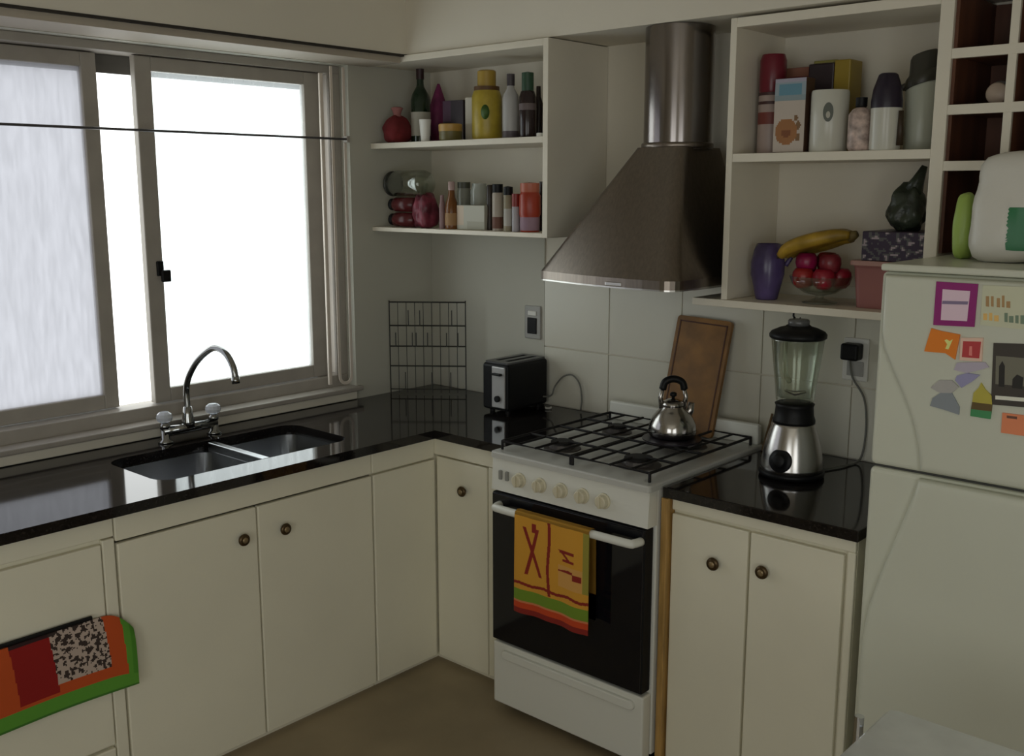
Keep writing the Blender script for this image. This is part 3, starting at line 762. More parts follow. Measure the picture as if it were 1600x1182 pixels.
# magnets: flat little things stuck on the freezer door
FYM = -.7001
def ptp(px, py): q = at(px, py, 'y', FYM); return (q.x, q.z)
def quad(name, pts, m, parent, th=.004, y=FYM):
    return obj(name, prism([ptp(*p_) for p_ in pts], 'y', y, y-th), m, parent)
def magnet(name, label, cx, cy):
    x, z = ptp(cx, cy); return thing(name, label, 'magnet', (x, FYM, z), 'magnets on the freezer door')
def cmat(n, *rgb): return mat(n, pc(*rgb), .5)
m = magnet('frame_magnet', 'purple picture frame magnet on the freezer door', 1494, 474)
quad('frame', [(1459, 508), (1523, 511), (1529, 444), (1464, 440)], cmat('purple_frame', 92, 20, 72), m)
quad('picture', [(1471, 500), (1512, 502), (1517, 455), (1474, 452)], cmat('frame_paper', 150, 130, 140), m, .0045)
quad('caption_line', [(1473, 475), (1513, 476), (1514, 471), (1474, 470)], cmat('slate_line', 85, 75, 95), m, .005)
m = magnet('orange_magnet', 'orange pennant shaped magnet below the purple frame magnet', 1472, 534)
quad('plate', [(1445, 549), (1478, 552), (1493, 562), (1501, 523), (1470, 517), (1456, 513)], cmat('orange_magnet', 165, 82, 22), m)
quad('pale_emblem', [(1478, 545), (1483, 546), (1490, 530), (1485, 533), (1480, 530), (1477, 532), (1481, 538)], cmat('pale_orange', 205, 150, 90), m, .0045)
m = magnet('red_magnet', 'small red magnet with pink border beside the orange magnet', 1518, 546)
quad('border', [(1500, 563), (1535, 565), (1537, 528), (1502, 528)], cmat('pink_border', 165, 125, 112), m)
quad('plate', [(1504, 558), (1531, 560), (1534, 534), (1506, 533)], cmat('red_magnet', 120, 38, 40), m, .0046)
quad('pale_motif', [(1515, 555), (1520, 556), (1520, 541), (1516, 541)], cmat('pink_motif', 160, 85, 80), m, .005)
m = magnet('photo_magnet', 'dark photograph held as a magnet at the freezer edge', 1575, 585)
quad('photo', [(1549, 632), (1606, 637), (1611, 538), (1553, 536)], cmat('dark_photo', 40, 36, 32), m, .003)
quad('photo_scene', [(1556, 600), (1603, 604), (1606, 560), (1557, 556)], cmat('grey_scene', 76, 74, 64), m, .0034)
quad('photo_figure', [(1561, 604), (1570, 605), (1571, 572), (1567, 564), (1562, 572)], cmat('black_figure', 22, 20, 18), m, .0038)
quad('photo_figure', [(1582, 606), (1598, 608), (1600, 590), (1590, 585), (1583, 592)], cmat('black_figure', 22, 20, 18), m, .0038)
quad('white_caption', [(1556, 624), (1606, 628), (1606, 622), (1556, 618)], cmat('caption_white', 150, 148, 138), m, .0036)
m = magnet('butterfly_magnet', 'blue grey butterfly magnet beside the dark photo', 1518, 590)
quad('wing', [(1491, 578), (1512, 583), (1525, 580), (1546, 574), (1540, 566), (1515, 566), (1496, 567)], cmat('blue_grey', 118, 112, 122), m)
quad('wing', [(1493, 594), (1503, 606), (1520, 596), (1532, 586), (1512, 583), (1496, 587)], cmat('lilac_grey', 98, 96, 120), m)
m = magnet('butterfly_magnet', 'slate grey butterfly magnet lowest on the freezer door', 1477, 618)
quad('wing', [(1455, 606), (1470, 614), (1488, 614), (1499, 605), (1488, 594), (1468, 594)], cmat('slate_light', 112, 110, 108), m)
quad('wing', [(1454, 634), (1475, 640), (1499, 648), (1500, 636), (1488, 614), (1470, 614), (1458, 622)], cmat('slate_dark', 88, 92, 96), m)
m = magnet('bottle_magnet', 'yellow and green magnet below the butterfly magnets', 1533, 628)
quad('green_band', [(1517, 650), (1548, 655), (1550, 643), (1518, 639)], cmat('magnet_green', 42, 90, 56), m)
quad('dark_band', [(1518, 639), (1550, 643), (1551, 632), (1520, 628)], cmat('magnet_dark', 62, 50, 26), m)
quad('yellow_top', [(1520, 628), (1551, 632), (1550, 618), (1540, 608), (1534, 598), (1530, 606), (1522, 614)], cmat('magnet_yellow', 118, 110, 44), m)
m = magnet('terracotta_magnet', 'terracotta rectangle magnet below the dark photo', 1585, 662)
quad('plate', [(1565, 676), (1606, 682), (1608, 650), (1567, 645)], cmat('terracotta', 158, 88, 60), m)
quad('dark_mark', [(1574, 653), (1590, 655), (1590, 651), (1574, 649)], cmat('brown_mark', 70, 45, 35), m, .0045)
m = magnet('lettering_magnet', 'cream card with tan, orange and green lettering on freezer door', 1570, 477)
quad('card', [(1532, 508), (1610, 516), (1614, 449), (1536, 446)], cmat('cream_card', 132, 132, 114), m, .002)
for (a, b, c_, d_) in ((1541, 479, 5, 16), (1549, 479, 4, 16), (1558, 480, 5, 14), (1566, 480, 4, 18), (1573, 481, 6, 10)):
    quad('tan_letter', [(a, b), (a+c_, b+.5), (a+c_, b-d_), (a, b-d_)], cmat('tan_letter', 112, 88, 58), m, .0026)
for (a, b, c_, d_) in ((1537, 500, 6, 10), (1546, 501, 5, 12), (1554, 502, 7, 9)):
    quad('orange_letter', [(a, b), (a+c_, b+.5), (a+c_, b-d_), (a, b-d_)], cmat('orange_letter', 165, 120, 70), m, .0026)
for (a, b, c_, d_) in ((1570, 503, 5, 14), (1577, 504, 7, 10), (1587, 505, 5, 12), (1595, 506, 6, 13)):
    quad('green_letter', [(a, b), (a+c_, b+.5), (a+c_, b-d_), (a, b-d_)], cmat('green_letter', 76, 88, 74), m, .0026)

# ------------------------------------------------------------------ things on the fridge
pk = thing('plastic_bag', 'white plastic bag with green and blue print on the fridge', 'bag', (2.40, -.42, FT))
bm = blob(2.425, -.42, FT+.0005, .135, .10, .250, .10, 3, lambda t: 1.0-.10*t, 5)
obj('bag_body', bm, mat('white_film', (.66, .64, .58), .35, bump=.25, bscale=18), pk, True)
def bagprint(u, v):
    if v < .22: return (.02, .16, .06)
    if u < .5 and v < .9: return (.02, .22, .06)
    return (.03, .14, .20)
bm = blob(2.425, -.42, FT+.0005, .1365, .1015, .250, .10, 3, lambda t: 1.0-.10*t, 5, 6)
keep = []
for f in list(bm.faces):
    c = f.calc_center_median()
    if not (c.y < -.47 and 2.392 < c.x < 2.52 and FT+.03 < c.z < FT+.125): keep.append(f)
bmesh.ops.delete(bm, geom=keep, context='FACES')
pm = obj('printed_block', bm, mat('bag_green', (.02, .17, .06), .4), pk, True)
pm.data.materials.append(mat('bag_blue', (.03, .12, .18), .4))
for p_ in pm.data.polygons:
    if p_.center.x+pk.location.x > 2.445 and p_.center.z+FT > FT+.055: p_.material_index = 1
lg = thing('green_packet', 'lime green packet standing beside the white bag on the fridge', 'packet', (2.262, -.38, FT))
bm = blob(2.262, -.40, FT+.0005, .021, .04, .155, .06, 5, lambda t: 1-.35*max(0, t-.6), 4)
obj('packet', bm, mat('lime_film', (.33, .46, .10), .4), lg, True)

# ================================================================== SHELF THINGS
def jar(name, label, cat, spec, prof, body_m, z0, lid=None, lid_m=None, band_=None, seg=24, group=None, lid_name='lid'):
    """spec = (px left, px right, py top, y).  prof / lid / band are (radius fraction, height fraction) lists"""
    pl, pr_, pt, y = spec
    x, r, zt = cyl_spec(pl, pr_, pt, pt+40, y); h = zt-z0
    t = thing(name, label, cat, (x, y, z0), group)
    f = lambda L, k=1: [(a*r*k, b*h) for a, b in L]
    b = obj('body', LA(f(prof), x, y, z0+.0004, seg), body_m, t, True); b.data.set_sharp_from_angle(angle=.7)
    if lid:
        l = obj(lid_name, LA(f(lid), x, y, z0+.0004, seg), lid_m, t, True); l.data.set_sharp_from_angle(angle=.7)
    for bn in (band_ or []):
        nm, z_a, z_b, mm, rr = bn
        o = obj(nm, LA([(rr*r, z_a*h), (rr*r*1.012, z_a*h), (rr*r*1.012, z_b*h), (rr*r, z_b*h)], x, y, z0+.0004, seg), mm, t, True)
        o.data.set_sharp_from_angle(angle=.7)
    return t
def carton(name, label, pl, pr_, pt, yf, depth, z0, fn, sidecol, cat='box', nu=30, nv=40):
    """upright carton whose front face is seen between two columns"""
    a = at(pl, pt+40, 'y', yf); b = at(pr_, pt+40, 'y', yf); zt = at((pl+pr_)/2, pt, 'y', yf).z
    # the right side of the carton is visible too: shrink the front a little
    t = thing(name, label, cat, ((a.x+b.x)/2, yf+depth/2, z0))
    obj('carton_body', bx(a.x, b.x, yf, yf+depth, z0+.0004, zt, .0012, 1), mat(name+'_side_'+str(pl), sidecol, .5), t)
    printed('printed_front', (a.x+.001, yf-.0006, z0+.002), (b.x-a.x-.002, 0, 0), (0, 0, zt-z0-.003), nu, nv, fn, t)
    return t
CYL = [(1, 0), (1, 1)]
ZA = 1.8465; ZB = 1.529; ZC = 1.776; ZD_ = 1.3515
# ---- left unit, upper shelf
x, r, zt = cyl_spec(597, 634, 158, 215, -.272)
rs = thing('red_sack', 'dark red cloth sack with pink tied top on the upper shelf', 'sack', (x, -.255, ZA))
obj('sack_body', blob(x, -.255, ZA+.0004, r, .055, .105, .12, 2, lambda t: 1-.35*max(0, t-.55)/.45, 3), mat('dark_red_cloth', (.14, .012, .014), .85, var=.2, vscale=20), rs, True)
obj('tied_top', LA([(.024, 0), (.014, .012), (.017, .022), (.024, .036), (.015, .040)], x, -.255, ZA+.096, 18), mat('pink_cloth', (.32, .13, .12), .85), rs, True)
GRNG = mat('dark_green_bottle_glass', (.006, .018, .006), .12, coat=.3)
jar('wine_bottle', 'tall dark green wine bottle with white label on the upper shelf', 'bottle', (641, 672, 108, -.19), [(1, 0), (1, .58), (.85, .66), (.42, .76), (.36, .80), (.36, .99), (.0, 1)], GRNG, ZA, [(.40, .86), (.40, 1.0), (.0, 1.002)], mat('dark_foil', (.02, .004, .006), .35), [('label', .10, .42, mat('bottle_label', (.36, .34, .28), .6), 1.0)], lid_name='foil_capsule')
jar('paper_cup', 'small white cup in front of the wine bottle', 'cup', (655, 674, 187, -.275), [(.72, 0), (1, 1), (.92, 1), (.66, .06), (0, .05)], WHITEPL, ZA)
x, r, zt = cyl_spec(672, 699, 132, 215, -.065)
gp = thing('garlic_pouch', 'magenta pouch with pointed top behind the dark tin', 'pouch', (x, -.065, ZA))
obj('pouch_body', blob(x, -.065, ZA+.0004, r*1.1, .045, zt-ZA, .10, 8, lambda t: 1-.75*max(0, t-.45)/.55, 2.6), mat('magenta_film', (.20, .025, .10), .5, var=.3, vscale=25), gp, True)
carton('dark_box', 'near black carton beside the yellow bottle on the upper shelf', 692, 724, 157, -.20, .08, ZA, lambda u, v: (.06, .02, .05) if v > .5 and u < .4 else (.018, .008, .014) if v > .3 else (.07, .035, .012), (.02, .01, .015))
jar('small_tub', 'low amber tub with yellow lid in front of the dark carton', 'tub', (686, 722, 194, -.28), [(.9, 0), (1, .1), (1, .8), (.9, .82)], mat('olive_tub', (.12, .10, .03), .4), ZA, [(1.0, .55), (1.03, .58), (1.03, .95), (.95, 1), (.0, 1.01)], mat('amber_lid', (.42, .25, .06), .4))
carton('white_carton', 'narrow white carton left of the yellow bottle', 727, 739, 152, -.235, .05, ZA, lambda u, v: (.50, .47, .40), (.5, .47, .4))
def yb(z): pass
YEL = mat('yellow_plastic', (.40, .30, .035), .35, var=.15, vscale=30)
t = jar('yellow_bottle', 'big yellow bottle with green leaf mark on the upper shelf', 'bottle', (737, 784, 110, -.225), [(.92, 0), (1, .04), (1, .62), (.88, .70), (.60, .76), (.55, .80), (.0, .80)], YEL, ZA, [(.62, .77), (.62, .98), (.5, 1), (0, 1)], mat('mustard_cap', (.38, .25, .04), .4), [('neck_band', .70, .765, mat('brown_band', (.10, .045, .01), .5), .84)], lid_name='cap')
c = at(776, 172, 'y', -.26)
bm = B(); lathe(bm, [(.0, 0), (.016, .001), (.017, .004), (.0, .006)], seg=18)
x, r, zt = cyl_spec(737, 784, 110, 150, -.225); ad = Vector((.60, -.80, 0))
bmesh.ops.transform(bm, matrix=Matrix.Translation(Vector((x, -.225, ZA+.095))+ad*(r-.003)) @ ad.to_track_quat('Z', 'Y').to_matrix().to_4x4() @ Matrix.Diagonal((.9, 1.5, 1, 1)), verts=bm.verts)
obj('leaf_mark', bm, mat('leaf_green', (.05, .11, .02), .5), t, True)
jar('silver_bottle', 'slim silver white bottle with dark cap on the upper shelf', 'bottle', (785, 811, 116, -.235), [(.95, 0), (1, .03), (1, .60), (.9, .68), (.45, .78), (.4, .86), (0, .86)], mat('silver_white', (.40, .39, .38), .4), ZA, [(.48, .82), (.48, 1), (0, 1)], mat('dark_cap', (.05, .04, .045), .4), [('dark_base', .02, .12, mat('dusky_band', (.10, .08, .09), .5), 1.0)], lid_name='cap')
jar('dark_bottle', 'dark jar with green lid right of the silver bottle', 'jar', (811, 838, 112, -.24), [(.95, 0), (1, .03), (1, .62), (.8, .70), (.62, .72), (.0, .72)], mat('dark_brown_glass', (.022, .012, .012), .15), ZA, [(.7, .70), (.7, .98), (0, 1)], mat('bottle_green_lid', (.02, .06, .03), .4), [('pale_mark', .42, .52, mat('mauve_mark', (.12, .09, .09), .5), 1.0)])
jar('dark_bottle', 'dark brown bottle standing against the shelf side panel', 'bottle', (834, 849, 135, -.13), [(.95, 0), (1, .03), (1, .66), (.5, .8), (.45, 1), (0, 1)], mat('dark_brown_glass', (.022, .012, .012), .15), ZA)
jar('small_white_lid', 'small white lid lying before the dark jar', 'lid', (838, 849, 208, -.305), [(1, 0), (1, .8), (.85, 1), (0, 1)], WHITEPL, ZA)
# ---- left unit, lower shelf
def xcyl(prof, x0, y, z, seg=24):
    bm = LA(prof, seg=seg); bmesh.ops.transform(bm, matrix=Matrix.Translation((x0, y, z)) @ Matrix.Rotation(PI/2, 4, 'Y'), verts=bm.verts); return bm
REDJ = mat('dark_red_sauce', (.085, .012, .014), .25)
rj = .0285
for k, zc in enumerate((ZB+rj+.0005, ZB+3*rj+.001)):
    t = thing('lying_jar', ('black capped jar lying flat on the lower corner shelf', 'black capped jar lying on top of another lying jar')[k], 'jar', (.12, -.265, zc-rj))
    obj('body', xcyl([(.0, .02), (.022, .0205), (rj*.97, .03), (rj*.97, .135), (.0, .138)], .05, -.265, zc), REDJ, t, True)
    obj('cap', xcyl([(0, 0), (.021, .0005), (.023, .003), (.023, .022), (.0, .0225)], .050, -.265, zc), BLACKPL, t, True)
zc = ZB+4*rj+.0015; R_ = .050
gj = thing('lying_glass_jar', 'big clear glass jar lying across the smaller jars', 'jar', (.14, -.262, zc))
g_prof = [(.040, 0), (.043, .004), (.043, .014), (.041, .018), (.050, .035), (.050, .18), (.046, .195), (.0, .197), (.0, .192), (.043, .190), (.046, .178), (.046, .038), (.037, .018), (.037, .002), (.040, 0)]
obj('glass_body', xcyl(g_prof, .050, -.262, zc+R_, 32), GLASS, gj, True)
obj('rim_ring', xcyl([(.044, .002), (.048, .003), (.048, .012), (.044, .013)], .050, -.262, zc+R_, 32), mat('dark_rim', (.03, .03, .025), .4), gj, True)
pcx = (at(662, 330, 'y', -.265).x)
rp_ = thing('spice_packet', 'crumpled red and purple packet behind the lying jars', 'packet', (pcx, -.24, ZB))
obj('packet_body', blob(.233, -.255, ZB+.0004, .040, .05, .125, .2, 11, lambda t: 1-.2*t, 4), mat('red_purple_film', (.14, .02, .035), .4, var=.7, vscale=22, bump=.3, bscale=40), rp_, True)
jar('slim_bottle', 'slim pink bottle beside the red packet', 'bottle', (686, 696, 305, -.28), [(1, 0), (1, .7), (.6, .85), (.6, 1), (0, 1)], mat('dusty_pink', (.22, .13, .13), .4), ZB)
jar('amber_bottle', 'amber sauce bottle with pale pink cap', 'bottle', (695, 716, 284, -.275), [(.95, 0), (1, .04), (1, .42), (.85, .55), (.55, .68), (.45, .84), (0, .84)], mat('amber_glass', (.15, .055, .012), .15), ZB, [(.5, .82), (.5, .98), (.4, 1), (0, 1)], mat('pale_pink_cap', (.40, .28, .26), .4), [('label', .08, .34, mat('amber_label', (.30, .17, .07), .6), 1.0)], lid_name='cap')
jar('glass_jar', 'glass jar with dark lid behind the cream carton', 'jar', (714, 736, 285, -.16), [(.95, 0), (1, .05), (1, .8), (.85, .88), (0, .88)], mat('cloudy_glass', (.20, .20, .16), .15), ZB, [(.92, .87), (.92, 1), (0, 1)], mat('dark_olive_lid', (.05, .05, .03), .4))
jar('glass_jar', 'clear glass jar of white contents behind the cream carton', 'jar', (735, 763, 287, -.16), [(.95, 0), (1, .05), (1, .85), (.8, .94), (.8, 1), (0, 1)], mat('greenish_clear', (.36, .38, .34), .1, coat=.4), ZB)
carton('cream_carton', 'low cream carton in front of the glass jars', 714, 757, 321, -.275, .045, ZB, lambda u, v: (.52, .42, .32) if u < .28 and v > .2 else (.34, .33, .26) if v < .3 and u > .4 else (.42, .41, .34), (.40, .39, .32), nu=16, nv=12)
jar('spice_grinder', 'slim black spice grinder left of the white spice jar', 'grinder', (760, 771, 289, -.25), [(.9, 0), (1, .05), (.8, .35), (.8, .5), (1, .6), (1, .95), (.7, 1), (0, 1)], mat('black_brown', (.03, .02, .014), .4), ZB)
jar('spice_jar', 'white spice jar with black lid and brown base', 'jar', (769, 786, 288, -.275), [(1, 0), (1, .78), (.85, .84), (0, .84)], mat('pale_spice', (.38, .33, .27), .4), ZB, [(.98, .82), (.98, 1), (0, 1)], BLACKPL, [('label', .05, .3, mat('brown_label', (.14, .06, .04), .6), 1.0)])
jar('spice_jar', 'olive striped spice jar with tilted black lid', 'jar', (787, 801, 291, -.285), [(1, 0), (1, .75), (.8, .82), (0, .82)], mat('olive_spice', (.26, .22, .14), .4), ZB, [(1.05, .80), (1.05, .98), (0, 1)], BLACKPL, [('label', .12, .5, mat('white_label', (.42, .40, .36), .6), 1.0)])
jar('spice_jar', 'small white spice jar with red lid by the orange jar', 'jar', (800, 812, 303, -.29), [(1, 0), (1, .66), (0, .66)], mat('lilac_white', (.36, .34, .36), .4), ZB, [(1.04, .66), (1.04, 1), (0, 1)], mat('red_lid', (.22, .02, .015), .4))
ORJ = mat('orange_red_plastic', (.32, .035, .014), .35)
jar('orange_jar', 'orange red jar with lilac lower label', 'jar', (811, 845, 285, -.27), [(.86, 0), (.9, .02), (.9, .30), (1, .36), (1, .72), (.85, .80), (0, .80)], ORJ, ZB, [(.86, .80), (.9, .82), (.9, .98), (0, 1)], mat('salmon_lid', (.42, .12, .07), .4), [('label', .03, .30, mat('lilac_label', (.27, .17, .22), .6), .91)])
jar('dark_bottle', 'nearly black bottle behind the orange red jar', 'bottle', (840, 853, 284, -.17), [(1, 0), (1, .68), (.6, .8), (.6, 1), (0, 1)], mat('dark_brown_glass', (.022, .012, .012), .15), ZB)

# ---- right unit, upper shelf
jar('red_lid_jar', 'striped jar with tall dark red lid left of the cookie carton', 'jar', (1188, 1229, 86, -.17), [(.95, 0), (1, .03), (1, .58), (.92, .62), (0, .62)], mat('pinkish_jar', (.42, .33, .30), .4), ZC, [(.95, .62), (1, .64), (1, .94), (.85, 1), (0, 1)], mat('crimson_lid', (.16, .012, .025), .3), [('red_label', .30, .42, mat('red_stripe', (.20, .05, .04), .5), 1.0), ('dark_stripe', .50, .53, mat('dark_stripe', (.07, .03, .03), .5), 1.0), ('dark_stripe', .59, .62, mat('dark_stripe', (.07, .03, .03), .5), 1.0)])
def cookie(u, v):
    if v > .96: return (.36, .34, .42)
    if v > .78: return (.12, .26, .34) if abs(u-.5) < .36 and v < .93 else (.28, .34, .38)
    if v > .70: return (.24, .30, .32)
    d = math.hypot((u-.42)/.36, (v-.28)/.18)
    if d < 1: return (.32, .14, .05) if d > .45 or v > .3 else (.20, .07, .025)
    for cx, cy, rr in ((.80, .36, .09), (.72, .46, .07), (.80, .20, .08), (.15, .2, .06)):
        if math.hypot(u-cx, (v-cy)*1.6) < rr: return (.20, .11, .05)
    return (.50, .43, .37)
carton('cookie_carton', 'carton with blue top and biscuit picture on the upper shelf', 1210, 1259, 122, -.262, .05, ZC, cookie, (.07, .035, .02))
carton('red_carton', 'red carton behind the biscuit picture carton', 1218, 1268, 106, -.09, .05, ZC, lambda u, v: (.20, .04, .045) if v < .9 else (.34, .15, .10), (.2, .04, .05), nu=8, nv=10)
pkg = thing('coffee_packet', 'black and yellow packet behind the white canister', 'packet', (1.83, -.11, ZC))
a = at(1262, 130, 'y', -.14); b_ = at(1302, 130, 'y', -.14); e = at(1330, 130, 'y', -.13); zt = at(1300, 94, 'y', -.14).z
obj('black_half', bx(a.x, b_.x, -.14, -.06, ZC+.0004, zt-.006, .004), mat('black_packet', (.025, .014, .018), .4), pkg)
obj('yellow_half', bx(b_.x, e.x, -.14, -.06, ZC+.0004, zt, .004), mat('mustard_packet', (.30, .21, .022), .4), pkg)
obj('folded_top', bx(a.x+.005, b_.x, -.12, -.08, zt-.007, zt+.004, .003), mat('olive_fold', (.26, .24, .06), .4), pkg)
t = jar('white_canister', 'white canister with dark oval emblem on the upper shelf', 'canister', (1268, 1326, 142, -.225), [(.95, 0), (1, .02), (1, .97), (.96, 1), (0, 1)], mat('white_ceramic', (.56, .55, .48), .25), ZC)
x, r, zt = cyl_spec(1268, 1326, 142, 182, -.225); ad = Vector((.36, -.93, 0)).normalized()
def emblem(parent, mtl, rad, zc, sx, sy, dth):
    bm = LA([(0, 0), (rad, 0), (rad, .0025), (0, .003)], seg=24)
    bmesh.ops.transform(bm, matrix=Matrix.Translation(Vector((x, -.225, zc))+ad*(r-dth)) @ ad.to_track_quat('Z', 'Y').to_matrix().to_4x4() @ Matrix.Diagonal((sx, sy, 1, 1)), verts=bm.verts)
    return obj('emblem', bm, mtl, parent)
emblem(t, mat('emblem_dark', (.10, .11, .09), .5), .016, ZC+.105, .85, 1.6, .0012)
emblem(t, mat('emblem_pale', (.45, .43, .36), .5), .007, ZC+.098, .8, 1.3, .0006)
jar('small_pot', 'small pot with red print and black stopper', 'pot', (1327, 1364, 153, -.25), [(.82, 0), (1, .06), (1, .68), (.7, .78), (.35, .82), (0, .82)], mat('pink_white_print', (.44, .34, .30), .4, var=.55, vscale=45), ZC, [(.32, .80), (.48, .84), (.48, 1), (0, 1)], BLACKPL, lid_name='stopper')
t = jar('black_top_canister', 'white canister with tall black conical lid', 'canister', (1364, 1411, 115, -.25), [(.96, 0), (1, .02), (1, .56), (0, .56)], mat('white_ceramic', (.56, .55, .48), .25), ZC, [(1.02, .55), (1.02, .64), (.92, .80), (.62, .98), (.5, 1), (0, 1)], mat('black_violet', (.018, .012, .025), .35))
x, r, zt = cyl_spec(1364, 1411, 115, 155, -.25)
obj('handle', TU([(x+r+.006, -.262, ZC+.012), (x+r+.005, -.262, ZC+.10)], [.009, .006], 10), mat('dark_brown_grip', (.04, .025, .012), .5), t, True)
# jug with a slanted dark lid
x, r, zt = cyl_spec(1415, 1466, 80, 228, -.145)
x = min(x, 2.122-r-.004)
jg = thing('white_jug', 'tall pale jug with dark slanted lid beside the wine rack', 'jug', (x, -.145, ZC))
bm = LA([(.86*r, 0), (.9*r, .004), (r, .165), (.92*r, .17), (0, .17)], x, -.145, ZC+.0004, 32)
for v in bm.verts:
    if v.co.z > ZC+.15: v.co.z += (v.co.x-x)*.30
obj('body', bm, mat('pale_green_white', (.50, .52, .44), .3), jg, True).data.set_sharp_from_angle(angle=.7)
bm = LA([(1.02*r, .1705), (1.05*r, .178), (1.0*r, .195), (.82*r, .205), (.80*r, .245), (.72*r, .252), (0, .252)], x, -.145, ZC+.0004, 32)
for v in bm.verts: v.co.z += (v.co.x-x)*.30
obj('lid', bm, mat('charcoal_lid', (.045, .042, .032), .4), jg, True).data.set_sharp_from_angle(angle=.7)
obj('spout_lip', TU([(x-.6*r, -.155, ZC+.172), (x-1.2*r, -.16, ZC+.166)], [.014, .008], 10), mat('charcoal_lid', (.045, .042, .032), .4), jg, True)

# ---- right unit, lower shelf
x, r, zt = cyl_spec(1174, 1226, 371, 450, -.19)
pj_ = thing('purple_jug', 'translucent purple jug on the lower shelf above the worktop', 'jug', (x, -.19, ZD_))
PUR = mat('purple_plastic', (.085, .06, .16), .25, var=.45, vscale=9)
obj('body', LA([(.62*r, 0), (.66*r, .003), (.78*r, .03), (r, .075), (r, .11), (.86*r, .145), (.70*r, .165), (.66*r, .165), (.60*r, .05), (0, .04)], x, -.19, ZD_+.0004, 32), PUR, pj_, True)
obj('handle', TU(smoothpts([(x+.62*r, -.17, ZD_+.155), (x+1.05*r, -.16, ZD_+.162), (x+1.2*r, -.155, ZD_+.135), (x+.9*r, -.165, ZD_+.10)], 5), .007, 8), PUR, pj_, True)
cx_, cy_ = at(1282, 440, 'y', -.185).x, -.185
fb = thing('fruit_bowl', 'clear glass footed bowl holding fruit on the lower shelf', 'bowl', (cx_, cy_, ZD_))
obj('bowl', LA([(.048, 0), (.050, .003), (.030, .008), (.012, .014), (.012, .022), (.045, .030), (.078, .052), (.088, .078), (.0855, .078), (.075, .055), (.044, .0345), (0, .032)], cx_, cy_, ZD_+.0004, 36), GLASS, fb, True)
APPLE = [(.0, .18), (.25, .06), (.55, .0), (.85, .18), (1, .5), (.95, .8), (.7, 1), (.35, 1.02), (.12, .94), (0, .90)]
fr_cols = ((.30, .012, .03), (.26, .008, .06), (.20, .02, .03), (.32, .02, .02))
AP = [(.054*math.cos(a), .054*math.sin(a), .046) for a in (.3, 1.55, 2.8, 4.05, 5.3)] + [(-.036, -.020, .088), (.036, -.022, .088), (.0, .038, .088)]
for k, (dx, dy, dz) in enumerate(AP):
    rr = .0315
    t = thing('apple', ('crimson', 'magenta', 'dark red', 'bright red')[k % 4] + (' apple in the bottom layer of the glass bowl' if k < 5 else ' apple heaped on other apples right under the bananas'), 'apple', (cx_+dx, cy_+dy, ZD_+dz), 'bottom layer of apples' if k < 5 else 'top layer of apples')
    obj('flesh', LA([(a*rr, b*rr*1.75) for a, b in APPLE], cx_+dx, cy_+dy, ZD_+dz, 20), mat('apple_skin_%d' % (k % 4), fr_cols[k % 4], .3, var=.25, vscale=30), t, True)
    obj('stalk', TU([(cx_+dx, cy_+dy, ZD_+dz+rr*1.6), (cx_+dx+.004, cy_+dy, ZD_+dz+rr*1.6+.006)], .0015, 6), DARKW, t)
BANM = mat('banana_skin', (.34, .21, .022), .45, var=.45, vscale=16); TIP = mat('banana_tip', (.03, .02, .012), .6)
bb = thing('banana_bunch', 'bunch of yellow bananas with brown patches on the apples', 'bananas', (cx_, cy_, ZD_+.105))
for k in range(5):
    yy = cy_-.072+.034*k; z0_ = ZD_+.128+(.010 if k in (1, 2, 3) else .0)+(.010 if k == 0 else 0)
    pts = smoothpts([(cx_-.094, yy+.004*k, z0_-.004), (cx_-.068, yy, z0_+.021), (cx_-.01, yy, z0_+.042), (cx_+.05, cy_-.01+.45*(yy-cy_), z0_+.058), (cx_+.088, cy_-.012+.16*(yy-cy_), z0_+.060)], 5)
    n = len(pts); rad = [.007+.0135*min(1, math.sin(PI*min(1, max(0, (i+1.5)/(n+2))))**.6) for i in range(n)]
    bn = obj('banana', TU(pts, rad, 8), BANM, bb, True)
    obj('banana_tip', TU([pts[0]+Vector((.002, 0, .001)), pts[0]+Vector((-.008, 0, -.004))], [.0065, .004], 8), TIP, bn, True)
obj('crown', TU([(cx_+.084, cy_-.012, ZD_+.192), (cx_+.106, cy_-.014, ZD_+.202)], [.018, .010], 10), mat('banana_crown', (.14, .10, .03), .6), bb, True)
tbx0 = at(1328, 450, 'y', -.235).x
tb = thing('pink_tub', 'dusty pink plastic tub beside the fruit bowl', 'tub', ((tbx0+2.10)/2, -.16, ZD_))
rings = [[(xx, yy, ZD_+.0004+z) for xx, yy in rrect(tbx0+.010-i, 2.10+i-.010, -.235-i+.010, -.05+i-.010, .02)] for z, i in ((0, 0), (.11, .008), (.118, .010))]
obj('tub_body', loft(B(), rings), mat('dusty_pink_plastic', (.32, .13, .12), .4), tb)
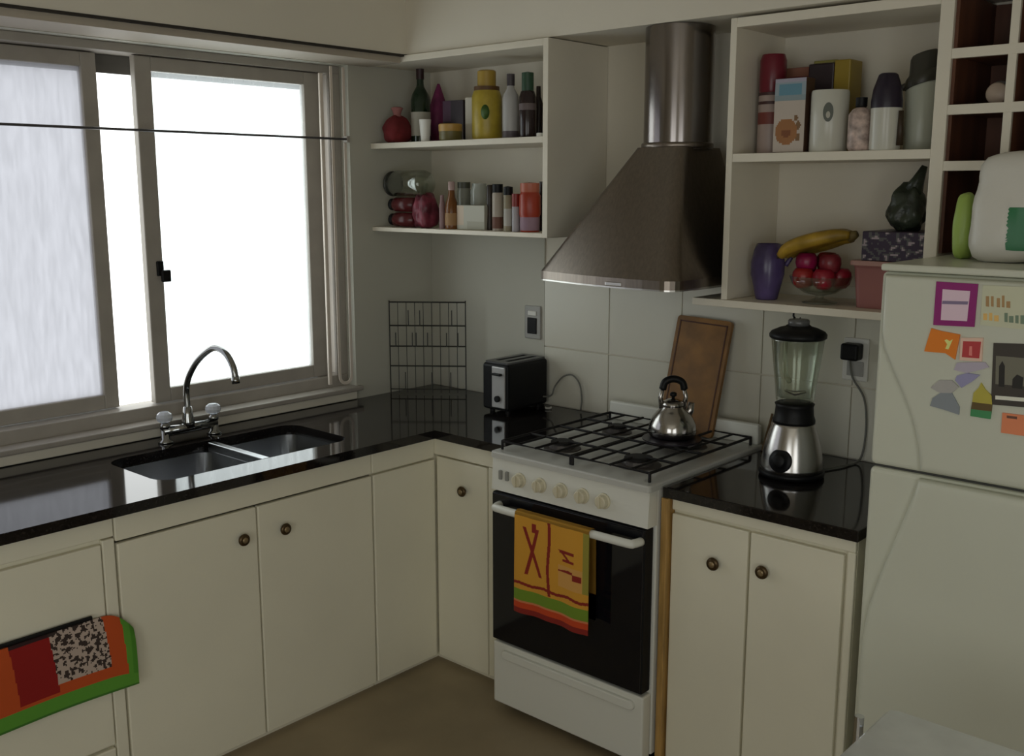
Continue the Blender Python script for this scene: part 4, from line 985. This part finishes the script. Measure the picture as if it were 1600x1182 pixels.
obj('tub_lid', prism(rrect(tbx0-.004, 2.104, -.249, -.036, .02), 'z', ZD_+.119, ZD_+.132, .003), mat('pale_pink_lid', (.42, .24, .21), .4), tb)
db = thing('dark_printed_box', 'black and purple printed box stacked on the pink tub', 'box', (2.0, -.16, ZD_+.1325))
bxa = at(1346, 385, 'y', -.245).x
obj('carton_body', bx(bxa, 2.112, -.245, -.05, ZD_+.1325, ZD_+.212, .003), mat('dark_purple_card', (.03, .018, .035), .4), db)
def dkp(u, v):
    n = noise.noise(Vector((u*11, v*7, 4)))
    return (.34, .28, .30) if n > .34 else (.09, .09, .09) if n > .08 else (.035, .022, .045)
printed('printed_front', (bxa+.002, -.2456, ZD_+.1345), (2.110-bxa-.002, 0, 0), (0, 0, .0755), 40, 16, dkp, db)
gx = at(1421, 320, 'y', -.15).x
gb = thing('dark_green_bag', 'dark green crumpled bag on the purple printed box', 'bag', (gx, -.15, ZD_+.2125))
obj('bag_body', blob(gx-.004, -.15, ZD_+.2125, .052, .05, .125, .25, 6, lambda t: 1-.35*t, 3), mat('dark_green_film', (.028, .035, .022), .35, var=.6, vscale=25, bump=.5, bscale=30), gb, True)
obj('twisted_top', TU([(gx+.005, -.15, ZD_+.315), (gx+.020, -.15, ZD_+.35), (gx+.034, -.15, ZD_+.385)], [.028, .016, .008], 10), mat('dark_green_film', (.03, .04, .02), .35), gb, True)

# ================================================================== STEEL TABLE in front of the fridge
tbl = thing('steel_table', 'stainless steel table with slim legs in front of the fridge', 'table', (2.9, -1.7, 0))
TT = mat('table_steel', (.78, .81, .82), .40, .65, var=.06, vscale=14)
poly = rrect(2.474, 3.35, -2.0, -1.235, .018)
obj('table_top', prism(poly, 'z', .722, .75, .004), TT, tbl)
for x, y in ((2.458, -1.335), (3.36, -1.365), (2.466, -1.90), (3.36, -1.90)):
    obj('leg', TU([(x, y, 0), (x, y, .768)], .0085, 12), CHROME, tbl)
    xi = x+.03 if x < 3 else x-.03
    obj('leg_bracket', bx(min(x, xi), max(x, xi), y-.006, y+.006, .70, .722), CHROME, tbl)
